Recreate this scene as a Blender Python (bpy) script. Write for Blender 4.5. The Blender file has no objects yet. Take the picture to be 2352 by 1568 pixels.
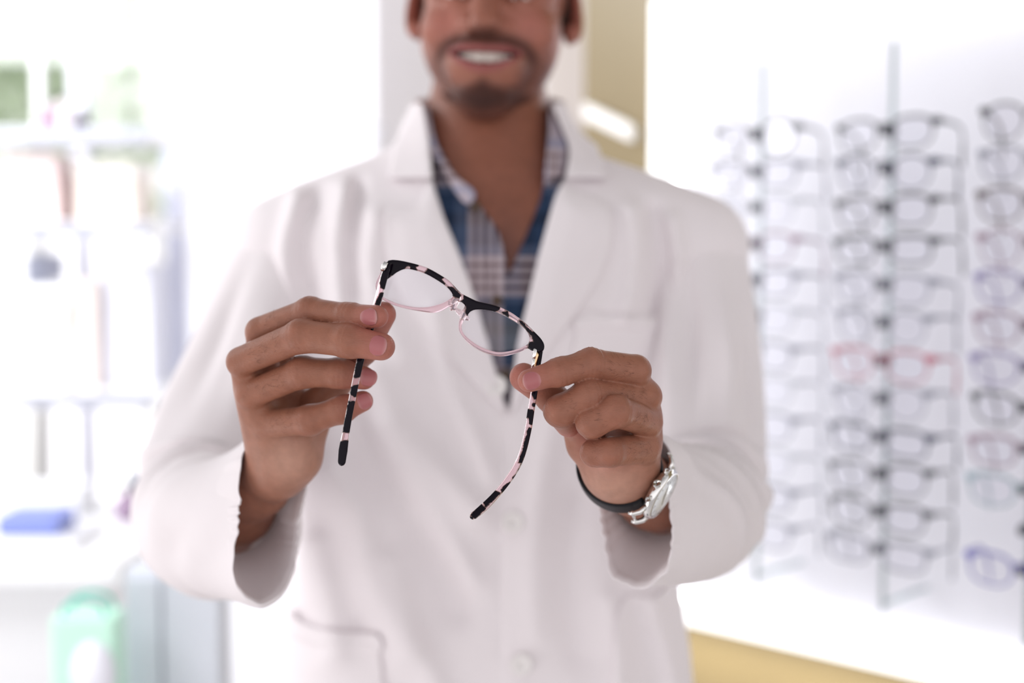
import bpy, math, random
import numpy as np
from mathutils import Vector, Matrix
random.seed(4)
sc = bpy.context.scene

# ------------------------------------------------------------------ camera
PITCH = math.radians(4.5)
CAM = np.array([0.0, 0.0, 1.42])
FPX = 2352 * 50.0 / 36.0
XR = np.array([1.0, 0, 0])
UP = np.array([0, math.sin(PITCH), math.cos(PITCH)])
FW = np.array([0, math.cos(PITCH), -math.sin(PITCH)])
cam_data = bpy.data.cameras.new('camera')
cam = bpy.data.objects.new('camera', cam_data)
sc.collection.objects.link(cam)
cam.location = CAM
cam.rotation_euler = (math.pi / 2 - PITCH, 0, 0)
cam_data.lens = 50; cam_data.sensor_width = 36
cam_data.clip_start = 0.05; cam_data.clip_end = 60
cam_data.dof.use_dof = True
cam_data.dof.focus_distance = 0.957
cam_data.dof.aperture_fstop = 2.2
sc.camera = cam

# ------------------------------------------------------------------ world, exposure
sc.view_settings.view_transform = 'Standard'
sc.view_settings.look = 'None'
sc.view_settings.gamma = 1
sc.view_settings.exposure = 0.16
sc.view_settings.use_curve_mapping = False
world = bpy.data.worlds.new('world'); sc.world = world
world.use_nodes = True
wn, wl = world.node_tree.nodes, world.node_tree.links
bg = wn['Background']
tc = wn.new('ShaderNodeTexCoord')
dot = wn.new('ShaderNodeVectorMath'); dot.operation = 'DOT_PRODUCT'
wl.new(tc.outputs['Generated'], dot.inputs[0])
dot.inputs[1].default_value = (-0.52, 0.84, -0.12)      # towards the shop window
mr = wn.new('ShaderNodeMapRange')
mr.inputs['From Min'].default_value = -1; mr.inputs['From Max'].default_value = 1
mr.inputs['To Min'].default_value = 0.0; mr.inputs['To Max'].default_value = 1.0
wl.new(dot.outputs['Value'], mr.inputs['Value'])
pw = wn.new('ShaderNodeMath'); pw.operation = 'POWER'; pw.inputs[1].default_value = 7.0
wl.new(mr.outputs['Result'], pw.inputs[0])
ma = wn.new('ShaderNodeMath'); ma.operation = 'MULTIPLY_ADD'; ma.inputs[1].default_value = 0.6; ma.inputs[2].default_value = 0.86
wl.new(pw.outputs[0], ma.inputs[0])
# the ceiling is darker than the windows and the pale floor
sz = wn.new('ShaderNodeSeparateXYZ'); wl.new(tc.outputs['Generated'], sz.inputs[0])
mz = wn.new('ShaderNodeMapRange'); mz.inputs['From Min'].default_value = 0.0; mz.inputs['From Max'].default_value = 0.9
mz.inputs['To Min'].default_value = 1.35; mz.inputs['To Max'].default_value = 0.42
wl.new(sz.outputs['Z'], mz.inputs['Value'])
mm = wn.new('ShaderNodeMath'); mm.operation = 'MULTIPLY'
wl.new(ma.outputs[0], mm.inputs[0]); wl.new(mz.outputs['Result'], mm.inputs[1])
wl.new(mm.outputs[0], bg.inputs['Strength'])
bg.inputs['Color'].default_value = (1.0, 0.975, 0.985, 1)

def area_light(name, loc, target, size, energy, color=(1, 1, 1), size_y=None):
    d = bpy.data.lights.new(name, 'AREA'); d.energy = energy; d.color = color
    d.shape = 'RECTANGLE'; d.size = size; d.size_y = size_y or size
    o = bpy.data.objects.new(name, d); sc.collection.objects.link(o)
    o.location = loc
    o.rotation_euler = (Vector(target) - Vector(loc)).to_track_quat('-Z', 'Y').to_euler()
    return o
area_light('window_daylight', (-2.1, 2.0, 1.7), (0, 1.2, 1.3), 1.4, 1.5, (0.97, 0.99, 1.0), 1.8)
area_light('low_left_fill', (-1.3, 0.7, 0.45), (-0.12, 1.05, 1.30), 0.7, 4, (1.0, 0.96, 0.95), 0.6)  # added fill from low left, standing in for light bounced up at the hands
area_light('window_bay_fill', (-1.6, 1.9, 2.3), (-1.3, 3.3, 1.5), 0.9, 36, (0.98, 0.99, 1.0), 0.7)  # unseen fill added to brighten the window shelves and wall display
area_light('counter_fill', (-1.35, 1.25, 1.95), (-1.25, 2.4, 0.9), 0.6, 9, (0.98, 0.99, 1.0), 0.5)  # unseen fill added to brighten the counter and cabinet
area_light('ceiling_lamp_light', (0.3, 2.2, 2.75), (0, 1.3, 1.3), 1.2, 1.5, (1, 0.98, 0.97), 0.9)

# ------------------------------------------------------------------ helpers
def C(u, v, d):
    return np.array([(u - 1176) / FPX * d, (784 - v) / FPX * d, d], dtype=float)
def to_world(P):
    P = np.asarray(P, dtype=float)
    return CAM + P[..., 0:1] * XR + P[..., 1:2] * UP + P[..., 2:3] * FW
def W(u, v, Y):
    r = FW + (u - 1176) / FPX * XR + (784 - v) / FPX * UP
    return CAM + r * (Y / r[1])
WLOC = {}
def tag(o, label=None, cat=None, group=None, kind=None):
    if label: o['label'] = label
    if cat: o['category'] = cat
    if group: o['group'] = group
    if kind: o['kind'] = kind
    return o
def place(o, wloc, parent):
    WLOC[o] = np.asarray(wloc, dtype=float)
    if parent is not None:
        o.parent = parent
        o.location = WLOC[o] - WLOC[parent]
    else:
        o.location = wloc
def empty(name, loc, label, cat, group=None):
    o = bpy.data.objects.new(name, None); sc.collection.objects.link(o)
    o.empty_display_size = 0.05
    place(o, loc, None)
    return tag(o, label, cat, group)
def new_mesh(name, V, F, smooth=True):
    me = bpy.data.meshes.new(name)
    if isinstance(F, np.ndarray):
        n, k = F.shape
        me.vertices.add(len(V)); me.vertices.foreach_set('co', np.asarray(V, dtype=np.float32).ravel())
        me.loops.add(n * k); me.loops.foreach_set('vertex_index', F.astype(np.int32).ravel())
        me.polygons.add(n); me.polygons.foreach_set('loop_start', np.arange(0, n * k, k, dtype=np.int32))
        me.update(calc_edges=True); me.validate()
    else:
        me.from_pydata([tuple(map(float, p)) for p in V], [], F)
        me.update()
    if smooth:
        me.polygons.foreach_set('use_smooth', np.ones(len(me.polygons), dtype=bool))
    return me
def add(name, V, F, mat, parent=None, cs=False, smooth=True, origin=None, attrs=None):
    V = np.asarray(V, dtype=float)
    if cs: V = to_world(V)
    if origin is None:
        origin = (V.min(0) + V.max(0)) / 2
        if parent is None: origin[2] = V[:, 2].min()
    me = new_mesh(name, V - origin, F, smooth)
    if attrs:
        for an, arr in attrs.items():
            if arr.ndim == 1:
                a = me.attributes.new(an, 'FLOAT', 'POINT'); a.data.foreach_set('value', arr.astype(np.float32))
            else:
                a = me.color_attributes.new(an, 'FLOAT_COLOR', 'POINT')
                c4 = np.ones((len(arr), 4), dtype=np.float32); c4[:, :3] = arr
                a.data.foreach_set('color', c4.ravel())
    me.materials.append(mat)
    o = bpy.data.objects.new(name, me); sc.collection.objects.link(o)
    place(o, origin, parent)
    return o

# ------------------------------------------------------------------ materials
def mat(name, col, rough=0.5, metal=0.0, trans=0.0, emit=None, estr=0.0, ior=1.45, sheen=0, coat=0, spec=0.5, sss=0, alpha=1.0):
    m = bpy.data.materials.new(name); m.use_nodes = True
    b = m.node_tree.nodes['Principled BSDF']
    b.inputs['Base Color'].default_value = (*col, 1)
    b.inputs['Roughness'].default_value = rough
    b.inputs['Metallic'].default_value = metal
    b.inputs['Transmission Weight'].default_value = trans
    b.inputs['IOR'].default_value = ior
    b.inputs['Coat Weight'].default_value = coat
    b.inputs['Sheen Weight'].default_value = sheen
    b.inputs['Specular IOR Level'].default_value = spec
    b.inputs['Alpha'].default_value = alpha
    if sss:
        b.inputs['Subsurface Weight'].default_value = sss
        b.inputs['Subsurface Radius'].default_value = (1, 0.35, 0.2)
        b.inputs['Subsurface Scale'].default_value = 0.006
    if emit:
        b.inputs['Emission Color'].default_value = (*emit, 1)
        b.inputs['Emission Strength'].default_value = estr
    return m
def nd(m, kind, **kw):
    n = m.node_tree.nodes.new(kind)
    for k, v in kw.items(): setattr(n, k, v)
    return n
def lk(m, a, b): m.node_tree.links.new(a, b)
def bsdf(m): return m.node_tree.nodes['Principled BSDF']
def add_noise(m, scale, amount, bump=0.0, bscale=None, detail=4, dist=0.001):
    """procedural colour variation and bump in object space"""
    b = bsdf(m); t = nd(m, 'ShaderNodeTexCoord')
    n = nd(m, 'ShaderNodeTexNoise'); n.inputs['Scale'].default_value = scale; n.inputs['Detail'].default_value = detail
    lk(m, t.outputs['Object'], n.inputs['Vector'])
    if amount:
        col = tuple(b.inputs['Base Color'].default_value)
        mx = nd(m, 'ShaderNodeMix', data_type='RGBA')
        mx.inputs[6].default_value = tuple(max(0, c * (1 - amount)) for c in col[:3]) + (1,)
        mx.inputs[7].default_value = tuple(min(1, c * (1 + amount)) for c in col[:3]) + (1,)
        lk(m, n.outputs['Fac'], mx.inputs[0]); lk(m, mx.outputs[2], b.inputs['Base Color'])
    if bump:
        n2 = nd(m, 'ShaderNodeTexNoise'); n2.inputs['Scale'].default_value = bscale or scale; n2.inputs['Detail'].default_value = 6
        lk(m, t.outputs['Object'], n2.inputs['Vector'])
        bp = nd(m, 'ShaderNodeBump'); bp.inputs['Strength'].default_value = bump; bp.inputs['Distance'].default_value = dist
        lk(m, n2.outputs['Fac'], bp.inputs['Height']); lk(m, bp.outputs['Normal'], b.inputs['Normal'])
    return m

def skin_material():
    m = mat('skin', (0.5, 0.27, 0.2), 0.45, sss=0.18, spec=0.4)
    b = bsdf(m)
    a = nd(m, 'ShaderNodeAttribute', attribute_name='Col')
    t = nd(m, 'ShaderNodeTexCoord')
    n = nd(m, 'ShaderNodeTexNoise'); n.inputs['Scale'].default_value = 130; n.inputs['Detail'].default_value = 5
    lk(m, t.outputs['Object'], n.inputs['Vector'])
    r = nd(m, 'ShaderNodeMapRange'); r.inputs['From Min'].default_value = 0.25; r.inputs['From Max'].default_value = 0.75
    r.inputs['To Min'].default_value = 0.88; r.inputs['To Max'].default_value = 1.1
    lk(m, n.outputs['Fac'], r.inputs['Value'])
    vm = nd(m, 'ShaderNodeVectorMath', operation='SCALE')
    lk(m, a.outputs['Color'], vm.inputs[0]); lk(m, r.outputs['Result'], vm.inputs['Scale'])
    lk(m, vm.outputs['Vector'], b.inputs['Base Color'])
    sx = nd(m, 'ShaderNodeSeparateXYZ'); lk(m, a.outputs['Color'], sx.inputs[0])
    rs = nd(m, 'ShaderNodeMapRange'); rs.inputs['From Min'].default_value = 0.08; rs.inputs['From Max'].default_value = 0.26; rs.inputs['To Min'].default_value = 0.05; rs.inputs['To Max'].default_value = 0.4
    lk(m, sx.outputs[0], rs.inputs['Value']); lk(m, rs.outputs['Result'], b.inputs['Specular IOR Level'])
    v = nd(m, 'ShaderNodeTexVoronoi'); v.inputs['Scale'].default_value = 900
    mp = nd(m, 'ShaderNodeMapping'); mp.inputs['Scale'].default_value = (0.55, 1.0, 1.2)
    lk(m, t.outputs['Object'], mp.inputs['Vector']); lk(m, mp.outputs['Vector'], v.inputs['Vector'])
    n2 = nd(m, 'ShaderNodeTexNoise'); n2.inputs['Scale'].default_value = 420; n2.inputs['Detail'].default_value = 3
    lk(m, mp.outputs['Vector'], n2.inputs['Vector'])
    ad = nd(m, 'ShaderNodeMath', operation='ADD'); lk(m, v.outputs['Distance'], ad.inputs[0]); lk(m, n2.outputs['Fac'], ad.inputs[1])
    bp = nd(m, 'ShaderNodeBump'); bp.inputs['Strength'].default_value = 0.35; bp.inputs['Distance'].default_value = 0.0004
    lk(m, ad.outputs[0], bp.inputs['Height']); lk(m, bp.outputs['Normal'], b.inputs['Normal'])
    return m
M = {}
M['skin'] = skin_material()
def nail_material():
    m = mat('fingernail', (0.42, 0.15, 0.155), 0.28, sss=0.1, spec=0.4)
    a = nd(m, 'ShaderNodeAttribute', attribute_name='Col'); lk(m, a.outputs['Color'], bsdf(m).inputs['Base Color'])
    return m
M['nail'] = nail_material()
M['coat'] = add_noise(mat('white_cotton', (0.80, 0.75, 0.77), 0.9, sheen=0.1, spec=0.2), 40, 0.02, 0.25, 1400, dist=0.0004)
M['button'] = mat('button', (0.83, 0.80, 0.79), 0.35)
M['thread'] = mat('stitching', (0.72, 0.68, 0.68), 0.9)
M['hair'] = add_noise(mat('dark_hair', (0.018, 0.012, 0.009), 0.65, spec=0.2), 90, 0.4, 0.8, 260, dist=0.002)
M['teeth'] = mat('teeth', (0.80, 0.74, 0.68), 0.2)
M['eye'] = mat('eye_white', (0.75, 0.72, 0.7), 0.15)
M['iris'] = mat('iris', (0.06, 0.03, 0.015), 0.2)
M['mouth'] = mat('mouth_inside', (0.12, 0.03, 0.03), 0.5)
M['trousers'] = add_noise(mat('dark_trousers', (0.03, 0.035, 0.05), 0.9), 60, 0.2)
M['shoe'] = mat('black_leather', (0.015, 0.013, 0.012), 0.3)

# plaid shirt
def translucent(m, f):
    nt = m.node_tree; out = nt.nodes['Material Output']; b = bsdf(m)
    t = nd(m, 'ShaderNodeBsdfTranslucent'); t.inputs[0].default_value = (0.98, 0.94, 0.94, 1)
    mx = nd(m, 'ShaderNodeMixShader'); mx.inputs[0].default_value = f
    lk(m, b.outputs[0], mx.inputs[1]); lk(m, t.outputs[0], mx.inputs[2]); lk(m, mx.outputs[0], out.inputs['Surface'])
    return m
M['sleeve'] = translucent(add_noise(mat('white_cotton_sleeve', (0.87, 0.82, 0.84), 0.9, spec=0.2), 40, 0.02, 0.25, 1400, dist=0.0004), 0.14)
def plaid(name, sx, off):
    m = mat(name, (0.1, 0.15, 0.3), 0.85, spec=0.2); b = bsdf(m)
    g = nd(m, 'ShaderNodeNewGeometry')
    s = nd(m, 'ShaderNodeSeparateXYZ'); lk(m, g.outputs['Position'], s.inputs[0])
    def ramp(sock, period, offset, stops):
        a = nd(m, 'ShaderNodeMath', operation='ADD'); lk(m, sock, a.inputs[0]); a.inputs[1].default_value = offset
        d = nd(m, 'ShaderNodeMath', operation='DIVIDE'); lk(m, a.outputs[0], d.inputs[0]); d.inputs[1].default_value = period
        f = nd(m, 'ShaderNodeMath', operation='FRACT'); lk(m, d.outputs[0], f.inputs[0])
        r = nd(m, 'ShaderNodeValToRGB'); r.color_ramp.interpolation = 'CONSTANT'
        e = r.color_ramp.elements
        e[0].position = 0; e[0].color = (*stops[0][1], 1)
        e[1].position = stops[1][0]; e[1].color = (*stops[1][1], 1)
        for p, c in stops[2:]:
            q = e.new(p); q.color = (*c, 1)
        lk(m, f.outputs[0], r.inputs[0]); return r.outputs[0]
    white = (0.50, 0.42, 0.45); blue = (0.022, 0.042, 0.088); navy = (0.006, 0.008, 0.02); br = (0.07, 0.035, 0.04); lb = (0.09, 0.12, 0.20)
    if sx < 0.05: blue = (0.45, 0.40, 0.47); navy = (0.5, 0.42, 0.45); lb = (0.25, 0.28, 0.42)
    xs = ramp(s.outputs['X'], sx, off, [(0, white), (0.06, br), (0.10, white), (0.16, br), (0.20, white), (0.26, br), (0.30, white), (0.36, blue), (0.55, navy), (0.68, blue), (0.86, lb)])
    zs = ramp(s.outputs['Z'], 0.105, 0.065, [(0, blue), (0.18, navy), (0.30, blue), (0.48, lb), (0.54, white), (0.60, br), (0.64, white), (0.70, br), (0.74, white), (0.80, br), (0.84, white), (0.9, lb)])
    mx = nd(m, 'ShaderNodeMix', data_type='RGBA'); mx.inputs[0].default_value = 0.5
    lk(m, xs, mx.inputs[6]); lk(m, zs, mx.inputs[7]); lk(m, mx.outputs[2], b.inputs['Base Color'])
    return m
M['plaid'] = plaid('plaid_cotton', 0.092, 0.042)
M['plaid_collar'] = plaid('plaid_collar_cotton', 0.034, 0.0)

# ------------------------------------------------------------------ implicit surfaces
def smin(a, b, k):
    h = np.maximum(k - np.abs(a - b), 0) / k
    return np.minimum(a, b) - h * h * k * 0.25
def smax(a, b, k): return -smin(-a, -b, k)
def cone(X, Y, Z, a, b, ra, rb):
    ab = b - a; L2 = float(ab @ ab)
    t = np.clip(((X - a[0]) * ab[0] + (Y - a[1]) * ab[1] + (Z - a[2]) * ab[2]) / L2, 0, 1)
    return np.sqrt((X - a[0] - t * ab[0]) ** 2 + (Y - a[1] - t * ab[1]) ** 2 + (Z - a[2] - t * ab[2]) ** 2) - (ra + (rb - ra) * t)
def ell(X, Y, Z, c, r, R=None):
    x, y, z = X - c[0], Y - c[1], Z - c[2]
    if R is not None:
        x, y, z = (R[0][0] * x + R[0][1] * y + R[0][2] * z, R[1][0] * x + R[1][1] * y + R[1][2] * z, R[2][0] * x + R[2][1] * y + R[2][2] * z)
    k0 = np.sqrt((x / r[0]) ** 2 + (y / r[1]) ** 2 + (z / r[2]) ** 2) + 1e-9
    k1 = np.sqrt((x / r[0] ** 2) ** 2 + (y / r[1] ** 2) ** 2 + (z / r[2] ** 2) ** 2) + 1e-9
    return k0 * (k0 - 1) / k1
class Grid:
    def __init__(s, lo, hi, h):
        s.lo = np.array(lo, float); s.h = h
        n = np.ceil((np.array(hi) - s.lo) / h).astype(int) + 1
        s.ax = [(s.lo[i] + h * np.arange(n[i])).astype(np.float32) for i in range(3)]
        s.X, s.Y, s.Z = s.ax[0][:, None, None], s.ax[1][None, :, None], s.ax[2][None, None, :]
        s.a = np.full(n, 1.0, np.float32)
    def box(s, lo, hi):
        sl = []
        for i in range(3):
            a = max(0, int((lo[i] - s.lo[i]) / s.h)); b = min(len(s.ax[i]), int((hi[i] - s.lo[i]) / s.h) + 2)
            sl.append(slice(a, max(a + 1, b)))
        return tuple(sl), s.X[sl[0]], s.Y[:, sl[1]], s.Z[:, :, sl[2]]
    def cone(s, a, b, ra, rb, k=0.004):
        m = max(ra, rb) + k * 1.2 + 3 * s.h
        sl, X, Y, Z = s.box(np.minimum(a, b) - m, np.maximum(a, b) + m)
        s.a[sl] = smin(s.a[sl], cone(X, Y, Z, a, b, ra, rb), k)
    def ell(s, c, r, k=0.004, R=None, cut=False):
        c = np.array(c, float)
        m = max(r) + k * 1.2 + 3 * s.h
        sl, X, Y, Z = s.box(c - m, c + m)
        e = ell(X, Y, Z, c, r, R)
        s.a[sl] = smax(s.a[sl], -e, k) if cut else smin(s.a[sl], e, k)
    def mesh(s, relax=1):
        return nets(s.a, s.lo, s.h, relax)
def nets(phi, lo, h, relax=1):
    s = phi < 0
    c = np.zeros(tuple(np.array(phi.shape) - 1), np.int8)
    for dx in (0, 1):
        for dy in (0, 1):
            for dz in (0, 1):
                c += s[dx:dx + c.shape[0], dy:dy + c.shape[1], dz:dz + c.shape[2]]
    idx = np.argwhere((c > 0) & (c < 8))
    vid = np.full(c.shape, -1, np.int32); vid[tuple(idx.T)] = np.arange(len(idx))
    P = np.zeros((len(idx), 3)); cnt = np.zeros(len(idx))
    cor = [np.array(q) for q in ((0,0,0),(1,0,0),(0,1,0),(1,1,0),(0,0,1),(1,0,1),(0,1,1),(1,1,1))]
    val = [phi[tuple((idx + q).T)].astype(float) for q in cor]
    for a in range(8):
        for b in range(a + 1, 8):
            if np.abs(cor[a] - cor[b]).sum() != 1: continue
            va, vb = val[a], val[b]; m = (va < 0) != (vb < 0)
            t = np.where(m, va / np.where(m, va - vb, 1), 0)
            P += np.where(m[:, None], cor[a] + t[:, None] * (cor[b] - cor[a]), 0); cnt += m
    V = lo + h * (idx + P / cnt[:, None])
    Fs = []
    for ax in range(3):
        o1, o2 = [(1, 2), (2, 0), (0, 1)][ax]
        sa = [slice(1, -1)] * 3; sb = [slice(1, -1)] * 3
        sa[ax] = slice(0, -1); sb[ax] = slice(1, None)
        A = s[tuple(sa)]; B = s[tuple(sb)]
        e = np.argwhere(A != B)
        if not len(e): continue
        inside = A[tuple(e.T)]
        off = np.array([1, 1, 1]); off[ax] = 0
        e = e + off
        u1 = np.zeros(3, int); u1[o1] = 1; u2 = np.zeros(3, int); u2[o2] = 1
        q = [vid[tuple(p.T)] for p in (e - u1 - u2, e - u2, e, e - u1)]
        Q = np.stack(q, 1); Q[~inside] = Q[~inside][:, ::-1]
        Fs.append(Q)
    Fa = np.concatenate(Fs); Fa = Fa[(Fa >= 0).all(1)]
    for _ in range(relax):
        S = np.zeros_like(V); n = np.zeros(len(V))
        for i in range(4):
            a, b = Fa[:, i], Fa[:, (i + 1) % 4]
            for j in range(3):
                S[:, j] += np.bincount(a, V[b, j], len(V)) + np.bincount(b, V[a, j], len(V))
            n += np.bincount(a, minlength=len(V)) + np.bincount(b, minlength=len(V))
        V = 0.5 * V + 0.5 * S / np.maximum(n, 1)[:, None]
    return V, Fa
def proj(X, Y, Z): return 1176 + FPX * X / Z, 784 - FPX * Y / Z
def seg_d(U, Vv, pts, closed):
    d = np.full(np.broadcast(U, Vv).shape, 1e9)
    n = len(pts)
    for i in range(n if closed else n - 1):
        (x0, y0), (x1, y1) = pts[i], pts[(i + 1) % n]
        dx, dy = x1 - x0, y1 - y0
        t = np.clip(((U - x0) * dx + (Vv - y0) * dy) / (dx * dx + dy * dy + 1e-9), 0, 1)
        d = np.minimum(d, (U - x0 - t * dx) ** 2 + (Vv - y0 - t * dy) ** 2)
    return np.sqrt(d)
def poly_sd(U, Vv, pts):
    d = seg_d(U, Vv, pts, True)
    ins = np.zeros(d.shape, bool); n = len(pts)
    for i in range(n):
        (x0, y0), (x1, y1) = pts[i], pts[(i + 1) % n]
        if y0 == y1: continue
        ins ^= ((y0 > Vv) != (y1 > Vv)) & (U < (x1 - x0) * (Vv - y0) / (y1 - y0) + x0)
    return np.where(ins, -d, d)
class Map2:
    """2-D distance map over directions, sampled for the points of a volume"""
    def __init__(s, fn, lo=(-200, -300), hi=(2600, 3400), st=4):
        s.lo, s.st = lo, st
        u = np.arange(lo[0], hi[0], st, dtype=float); v = np.arange(lo[1], hi[1], st, dtype=float)
        s.a = fn(u[:, None], v[None, :]).astype(np.float32)
    def __call__(s, U, Vv):
        x = np.clip((U - s.lo[0]) / s.st, 0, s.a.shape[0] - 2); y = np.clip((Vv - s.lo[1]) / s.st, 0, s.a.shape[1] - 2)
        i, j = x.astype(np.int32), y.astype(np.int32); fx, fy = x - i, y - j
        return (s.a[i, j] * (1 - fx) * (1 - fy) + s.a[i + 1, j] * fx * (1 - fy) + s.a[i, j + 1] * (1 - fx) * fy + s.a[i + 1, j + 1] * fx * fy).astype(np.float32)
def smooth_poly(pts, n=6, closed=True):
    """Catmull-Rom through the points"""
    P = [np.array(p, float) for p in pts]; out = []
    N = len(P)
    for i in range(N if closed else N - 1):
        if closed: p0, p1, p2, p3 = P[i - 1], P[i], P[(i + 1) % N], P[(i + 2) % N]
        else: p0, p1, p2, p3 = P[max(i - 1, 0)], P[i], P[i + 1], P[min(i + 2, N - 1)]
        for j in range(n):
            t = j / n
            out.append(0.5 * ((2 * p1) + (-p0 + p2) * t + (2 * p0 - 5 * p1 + 4 * p2 - p3) * t * t + (-p0 + 3 * p1 - 3 * p2 + p3) * t ** 3))
    if not closed: out.append(P[-1])
    return out
def resample(P, n, closed=True):
    P = np.array(P, float)
    Q = np.vstack([P, P[:1]]) if closed else P
    L = np.concatenate([[0], np.cumsum(np.linalg.norm(np.diff(Q, axis=0), axis=1))])
    t = np.linspace(0, L[-1], n, endpoint=not closed)
    return np.stack([np.interp(t, L, Q[:, i]) for i in range(Q.shape[1])], 1)
def grid_faces(n, m, closed_m=False):
    F = []
    mm = m if closed_m else m - 1
    i, j = np.meshgrid(np.arange(n - 1), np.arange(mm), indexing='ij')
    j2 = (j + 1) % m
    return np.stack([i * m + j, (i + 1) * m + j, (i + 1) * m + j2, i * m + j2], -1).reshape(-1, 4)
def sweep(path, radii, up=None, n=12, sq=2.0, caps=True):
    """tube along a path; radii = (across, along up) per point; sq = superellipse power"""
    P = np.array(path, float); N = len(P)
    T = np.gradient(P, axis=0); T /= np.linalg.norm(T, axis=1)[:, None]
    V = []
    e = np.array(up if up is not None else (0, 0, 1.0), float)
    for i in range(N):
        if up is None and i: e = b
        a = np.cross(T[i], e); a /= np.linalg.norm(a); b = np.cross(a, T[i])
        r = radii[i] if np.ndim(radii) and len(np.shape(radii)) > 1 else (radii if np.ndim(radii) else (radii, radii))
        for k in range(n):
            t = 2 * math.pi * k / n; cx, sy = math.cos(t), math.sin(t)
            x = math.copysign(abs(cx) ** (2 / sq), cx); y = math.copysign(abs(sy) ** (2 / sq), sy)
            V.append(P[i] + a * x * r[0] + b * y * r[1])
    F = [tuple(map(int, f)) for f in grid_faces(N, n, True)]
    if caps:
        F.append(tuple(range(n))); F.append(tuple(reversed(range((N - 1) * n, N * n))))
    return np.array(V), F
def box_geo(lo, hi, bev=0.0, R=None, c=None):
    """bevelled box"""
    import bmesh
    bm = bmesh.new(); bmesh.ops.create_cube(bm, size=1)
    lo, hi = np.array(lo, float), np.array(hi, float)
    for v in bm.verts:
        v.co = Vector([(lo[i] + hi[i]) / 2 + v.co[i] * (hi[i] - lo[i]) for i in range(3)])
    if bev: bmesh.ops.bevel(bm, geom=bm.edges[:], offset=bev, segments=2, profile=0.6, affect='EDGES')
    bm.verts.index_update()
    V = np.array([v.co[:] for v in bm.verts]); F = [tuple(v.index for v in f.verts) for f in bm.faces]
    bm.free()
    if R is not None: V = V @ np.array(R).T
    if c is not None: V = V + np.array(c)
    return V, F
def join_geo(parts):
    Vs, Fs, o = [], [], 0
    for V, F in parts:
        Vs.append(np.asarray(V)); Fs += [tuple(int(i) + o for i in f) for f in F]; o += len(V)
    return np.vstack(Vs), Fs
def lathe(prof, n=24, axis=(0, 0, 1), c=(0, 0, 0)):
    ax = np.array(axis, float); ax /= np.linalg.norm(ax)
    s = np.cross(ax, (0, 1, 0) if abs(ax[1]) < 0.9 else (1, 0, 0)); s /= np.linalg.norm(s); t = np.cross(ax, s)
    V = []
    for r, h in prof:
        for k in range(n):
            a = 2 * math.pi * k / n
            V.append(np.array(c) + ax * h + r * (s * math.cos(a) + t * math.sin(a)))
    F = [tuple(map(int, f)) for f in grid_faces(len(prof), n, True)]
    F.append(tuple(reversed(range(n)))); F.append(tuple(range((len(prof) - 1) * n, len(prof) * n)))
    return np.array(V), F
def nrm(v): return v / np.linalg.norm(v)
# ================================================================== the person
PB = np.array([-0.03, 1.48, 0.0])
person = empty('person', PB, 'smiling man in a white coat and plaid shirt, holding up eyeglasses', 'person')
SKIN = np.array([0.298, 0.121, 0.075])
PINK = np.array([0.43, 0.145, 0.118])
islands = []           # (V, F, colour) -> joined into the one body mesh

def hand(side, lo, hi, h, palm, fingers, pale, extra=None):
    g = Grid(lo, hi, h)
    for (p, q, k) in palm:
        a, b = C(*p[:2], p[2] / 1000), C(*q[:2], q[2] / 1000)
        g.cone(a, b, p[3] * a[2] / FPX, q[3] * b[2] / FPX, k)
    if extra: extra(g)
    info = []
    for f in fingers:
        pts = [C(p[0], p[1], p[2] / 1000) for p in f['p']]
        rs = [p[3] * p[2] / 1000 / FPX for p in f['p']]
        m = max(rs) + 4 * h + 0.004
        sl, X, Y, Z = g.box(np.min(pts, 0) - m, np.max(pts, 0) + m)
        d = None
        for i in range(len(pts) - 1):
            # a little waist in the middle of every phalanx
            e = cone(X, Y, Z, pts[i], pts[i + 1], rs[i], rs[i + 1])
            d = e if d is None else smin(d, e, 0.004)
        # skin folds over the joints
        for ji, (cnt, amp) in f.get('crease', {}).items():
            ax = nrm(pts[ji + 1] - pts[ji - 1]); c = pts[ji]
            t = (X - c[0]) * ax[0] + (Y - c[1]) * ax[1] + (Z - c[2]) * ax[2]
            rr = np.sqrt((X - c[0]) ** 2 + (Y - c[1]) ** 2 + (Z - c[2]) ** 2)
            for q in range(cnt):
                o = (q - (cnt - 1) / 2) * 0.0028
                d = d + amp * np.exp(-((t - o) / 0.0009) ** 2) * np.exp(-(np.maximum(rr - rs[ji], 0) / 0.004) ** 2)
            d = d - 0.0006 * np.exp(-(t / 0.006) ** 2)
        mcp = pts[0]
        r2 = (X - mcp[0]) ** 2 + (Y - mcp[1]) ** 2 + (Z - mcp[2]) ** 2
        k = 0.0005 + f.get('k', 0.006) * np.exp(-r2 / f.get('R', 0.014) ** 2)
        g.a[sl] = smin(g.a[sl], d, k)
        info.append((pts, rs))
    V, F = g.mesh(2)
    # colour: fingertips and palms pinker, knuckles darker
    col = np.tile(SKIN, (len(V), 1))
    for (pts, rs), f in zip(info, fingers):
        T = pts[-1]; w = np.exp(-(np.linalg.norm(V - T, axis=1) / 0.014) ** 2)[:, None] * f.get('pink', 0.8)
        col = col * (1 - w) + PINK * w
        for j in range(1, len(pts) - 1):
            w = np.exp(-(np.linalg.norm(V - pts[j], axis=1) / 0.0105) ** 2)[:, None] * 0.35
            col = col * (1 - w) + np.array([0.25, 0.088, 0.066]) * w
    pc, pr = pale  # heel painted paler: palm skin tone plus the light falling on it
    w = np.exp(-(np.linalg.norm(V - pc, axis=1) / pr) ** 2)[:, None] * 0.85
    col = col * (1 - w) + np.array([0.50, 0.285, 0.215]) * w
    islands.append((V, F, col))
    return info

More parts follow.
